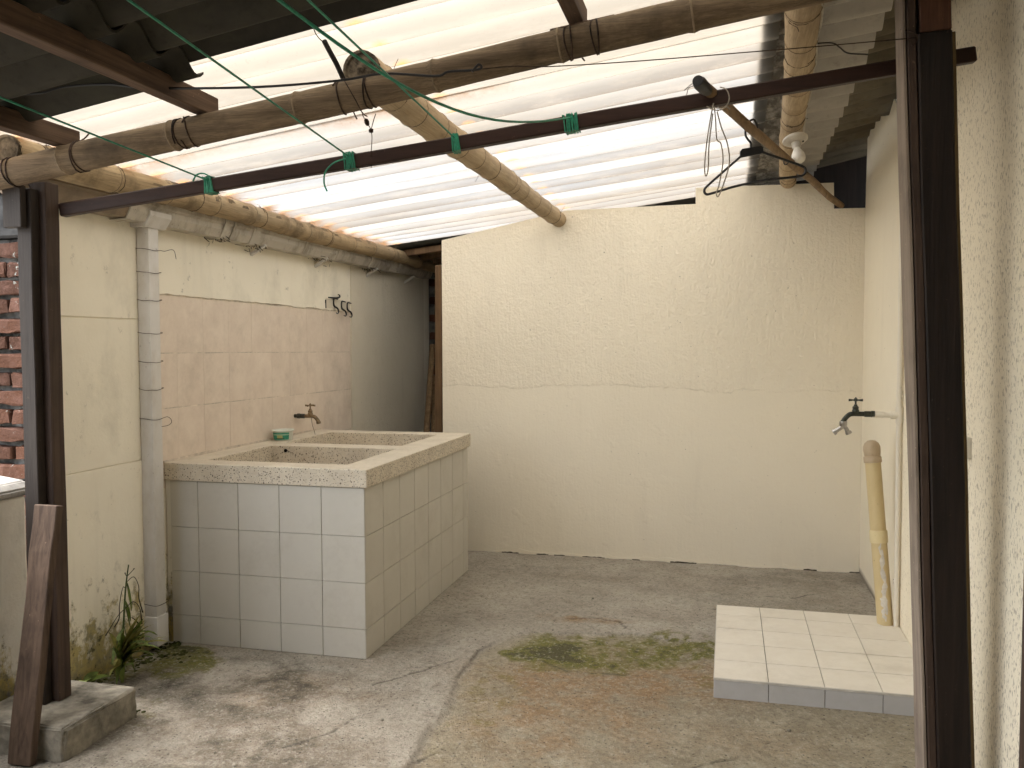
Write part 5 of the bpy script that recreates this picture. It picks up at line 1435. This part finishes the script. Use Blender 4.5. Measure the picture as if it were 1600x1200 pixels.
for f, pts in ((.80, ((0, 0, 0), (.01, -.03, .01), (.01, -.05, -.05), (.01, -.055, -.105), (.012, -.085, -.13))), (.62, ((0, 0, 0), (.01, -.05, -.01), (.012, -.10, -.045), (.012, -.125, -.065))), (.85, ((0, 0, 0), (.012, .03, .015), (.015, .055, -.03), (.015, .055, -.08), (.016, .075, -.145))),
               (.62, ((0, 0, 0), (.012, .04, .02), (.015, .075, -.02), (.015, .085, -.085))), (.90, ((0, 0, 0), (.01, -.02, .012), (.012, -.026, .022))), (.90, ((0, 0, 0), (.01, .02, .018), (.012, .03, .026)))):
    sp_ = spline([WP(f) + Vector(q) for q in pts], 4)
    put('withered_leaf', tube(sp_, .003, 5, radii=[.0016 + .0036 * max(0, i / len(sp_) - .55) for i in range(len(sp_))]), m_leaf_dry, t, smooth=True)
t = thing('seedling', (-2.405, 2.80, .0), 'small round leaved weed behind the concrete footing', 'plant')
for d, L_ in (((.4, -.6, .7), .085), ((.7, .5, .6), .07), ((-.1, .8, .7), .06)):
    put('leaf', leaf_bm((-2.395, 2.79, .03), d, L_ * 1.3, .026, 1.0), m_leaf, t, smooth=True)
put('stem', tube([(-2.405, 2.80, -.01), (-2.395, 2.79, .04)], .003, 6), m_stem, t)

# moss heaped against the wall foot and grit on the floor
mo = bmesh.new()
for i in range(330):
    c = rr.random()
    if c < .55: x, y, s = -2.445 + abs(rr.gauss(0, .035)), rr.uniform(2.75, 3.36), rr.uniform(.004, .013)
    elif c < .8: x, y, s = rr.gauss(-2.37, .05), rr.gauss(3.20, .05), rr.uniform(.004, .014)
    else: x, y, s = rr.uniform(-2.45, -2.06), 2.665 + abs(rr.gauss(0, .015)), rr.uniform(.003, .009)
    z = .0 + (rr.random() * .12 if (x < -2.43 and 3.12 < y < 3.20) else 0)
    m4 = Matrix.Translation((x, y, z)) @ Matrix.Diagonal((s * rr.uniform(.7, 1.6), s * rr.uniform(.7, 1.6), s * rr.uniform(.5, 1), 1))
    bmesh.ops.create_icosphere(mo, subdivisions=1, radius=1, matrix=m4)
put('moss', mo, m_moss, kind='stuff')
gr = bmesh.new()
for i in range(420):
    x, y = rr.uniform(-2.3, .75), 1.9 + (rr.random() ** 1.3) * 3.4
    if (-2.46 < x < -1.46 and y > 3.34) or (x > -.06 and 3.3 < y < 4.28): continue
    s = rr.uniform(.0012, .0042) * (1 if rr.random() < .93 else 1.8)
    ix = int(np.clip((x - FX0) / (FX1 - FX0) * (NX - 1), 0, NX - 1)); iy = int(np.clip((y - FY0) / (FY1 - FY0) * (NY - 1), 0, NY - 1))
    m4 = Matrix.Translation((x, y, float(Z[iy, ix]) + s * .4)) @ Matrix.Rotation(rr.random() * 6, 4, 'Z') @ Matrix.Diagonal((s * 1.4, s, s * .8, 1))
    bmesh.ops.create_icosphere(gr, subdivisions=1, radius=1, matrix=m4)
put('gravel', gr, m_block, kind='stuff')
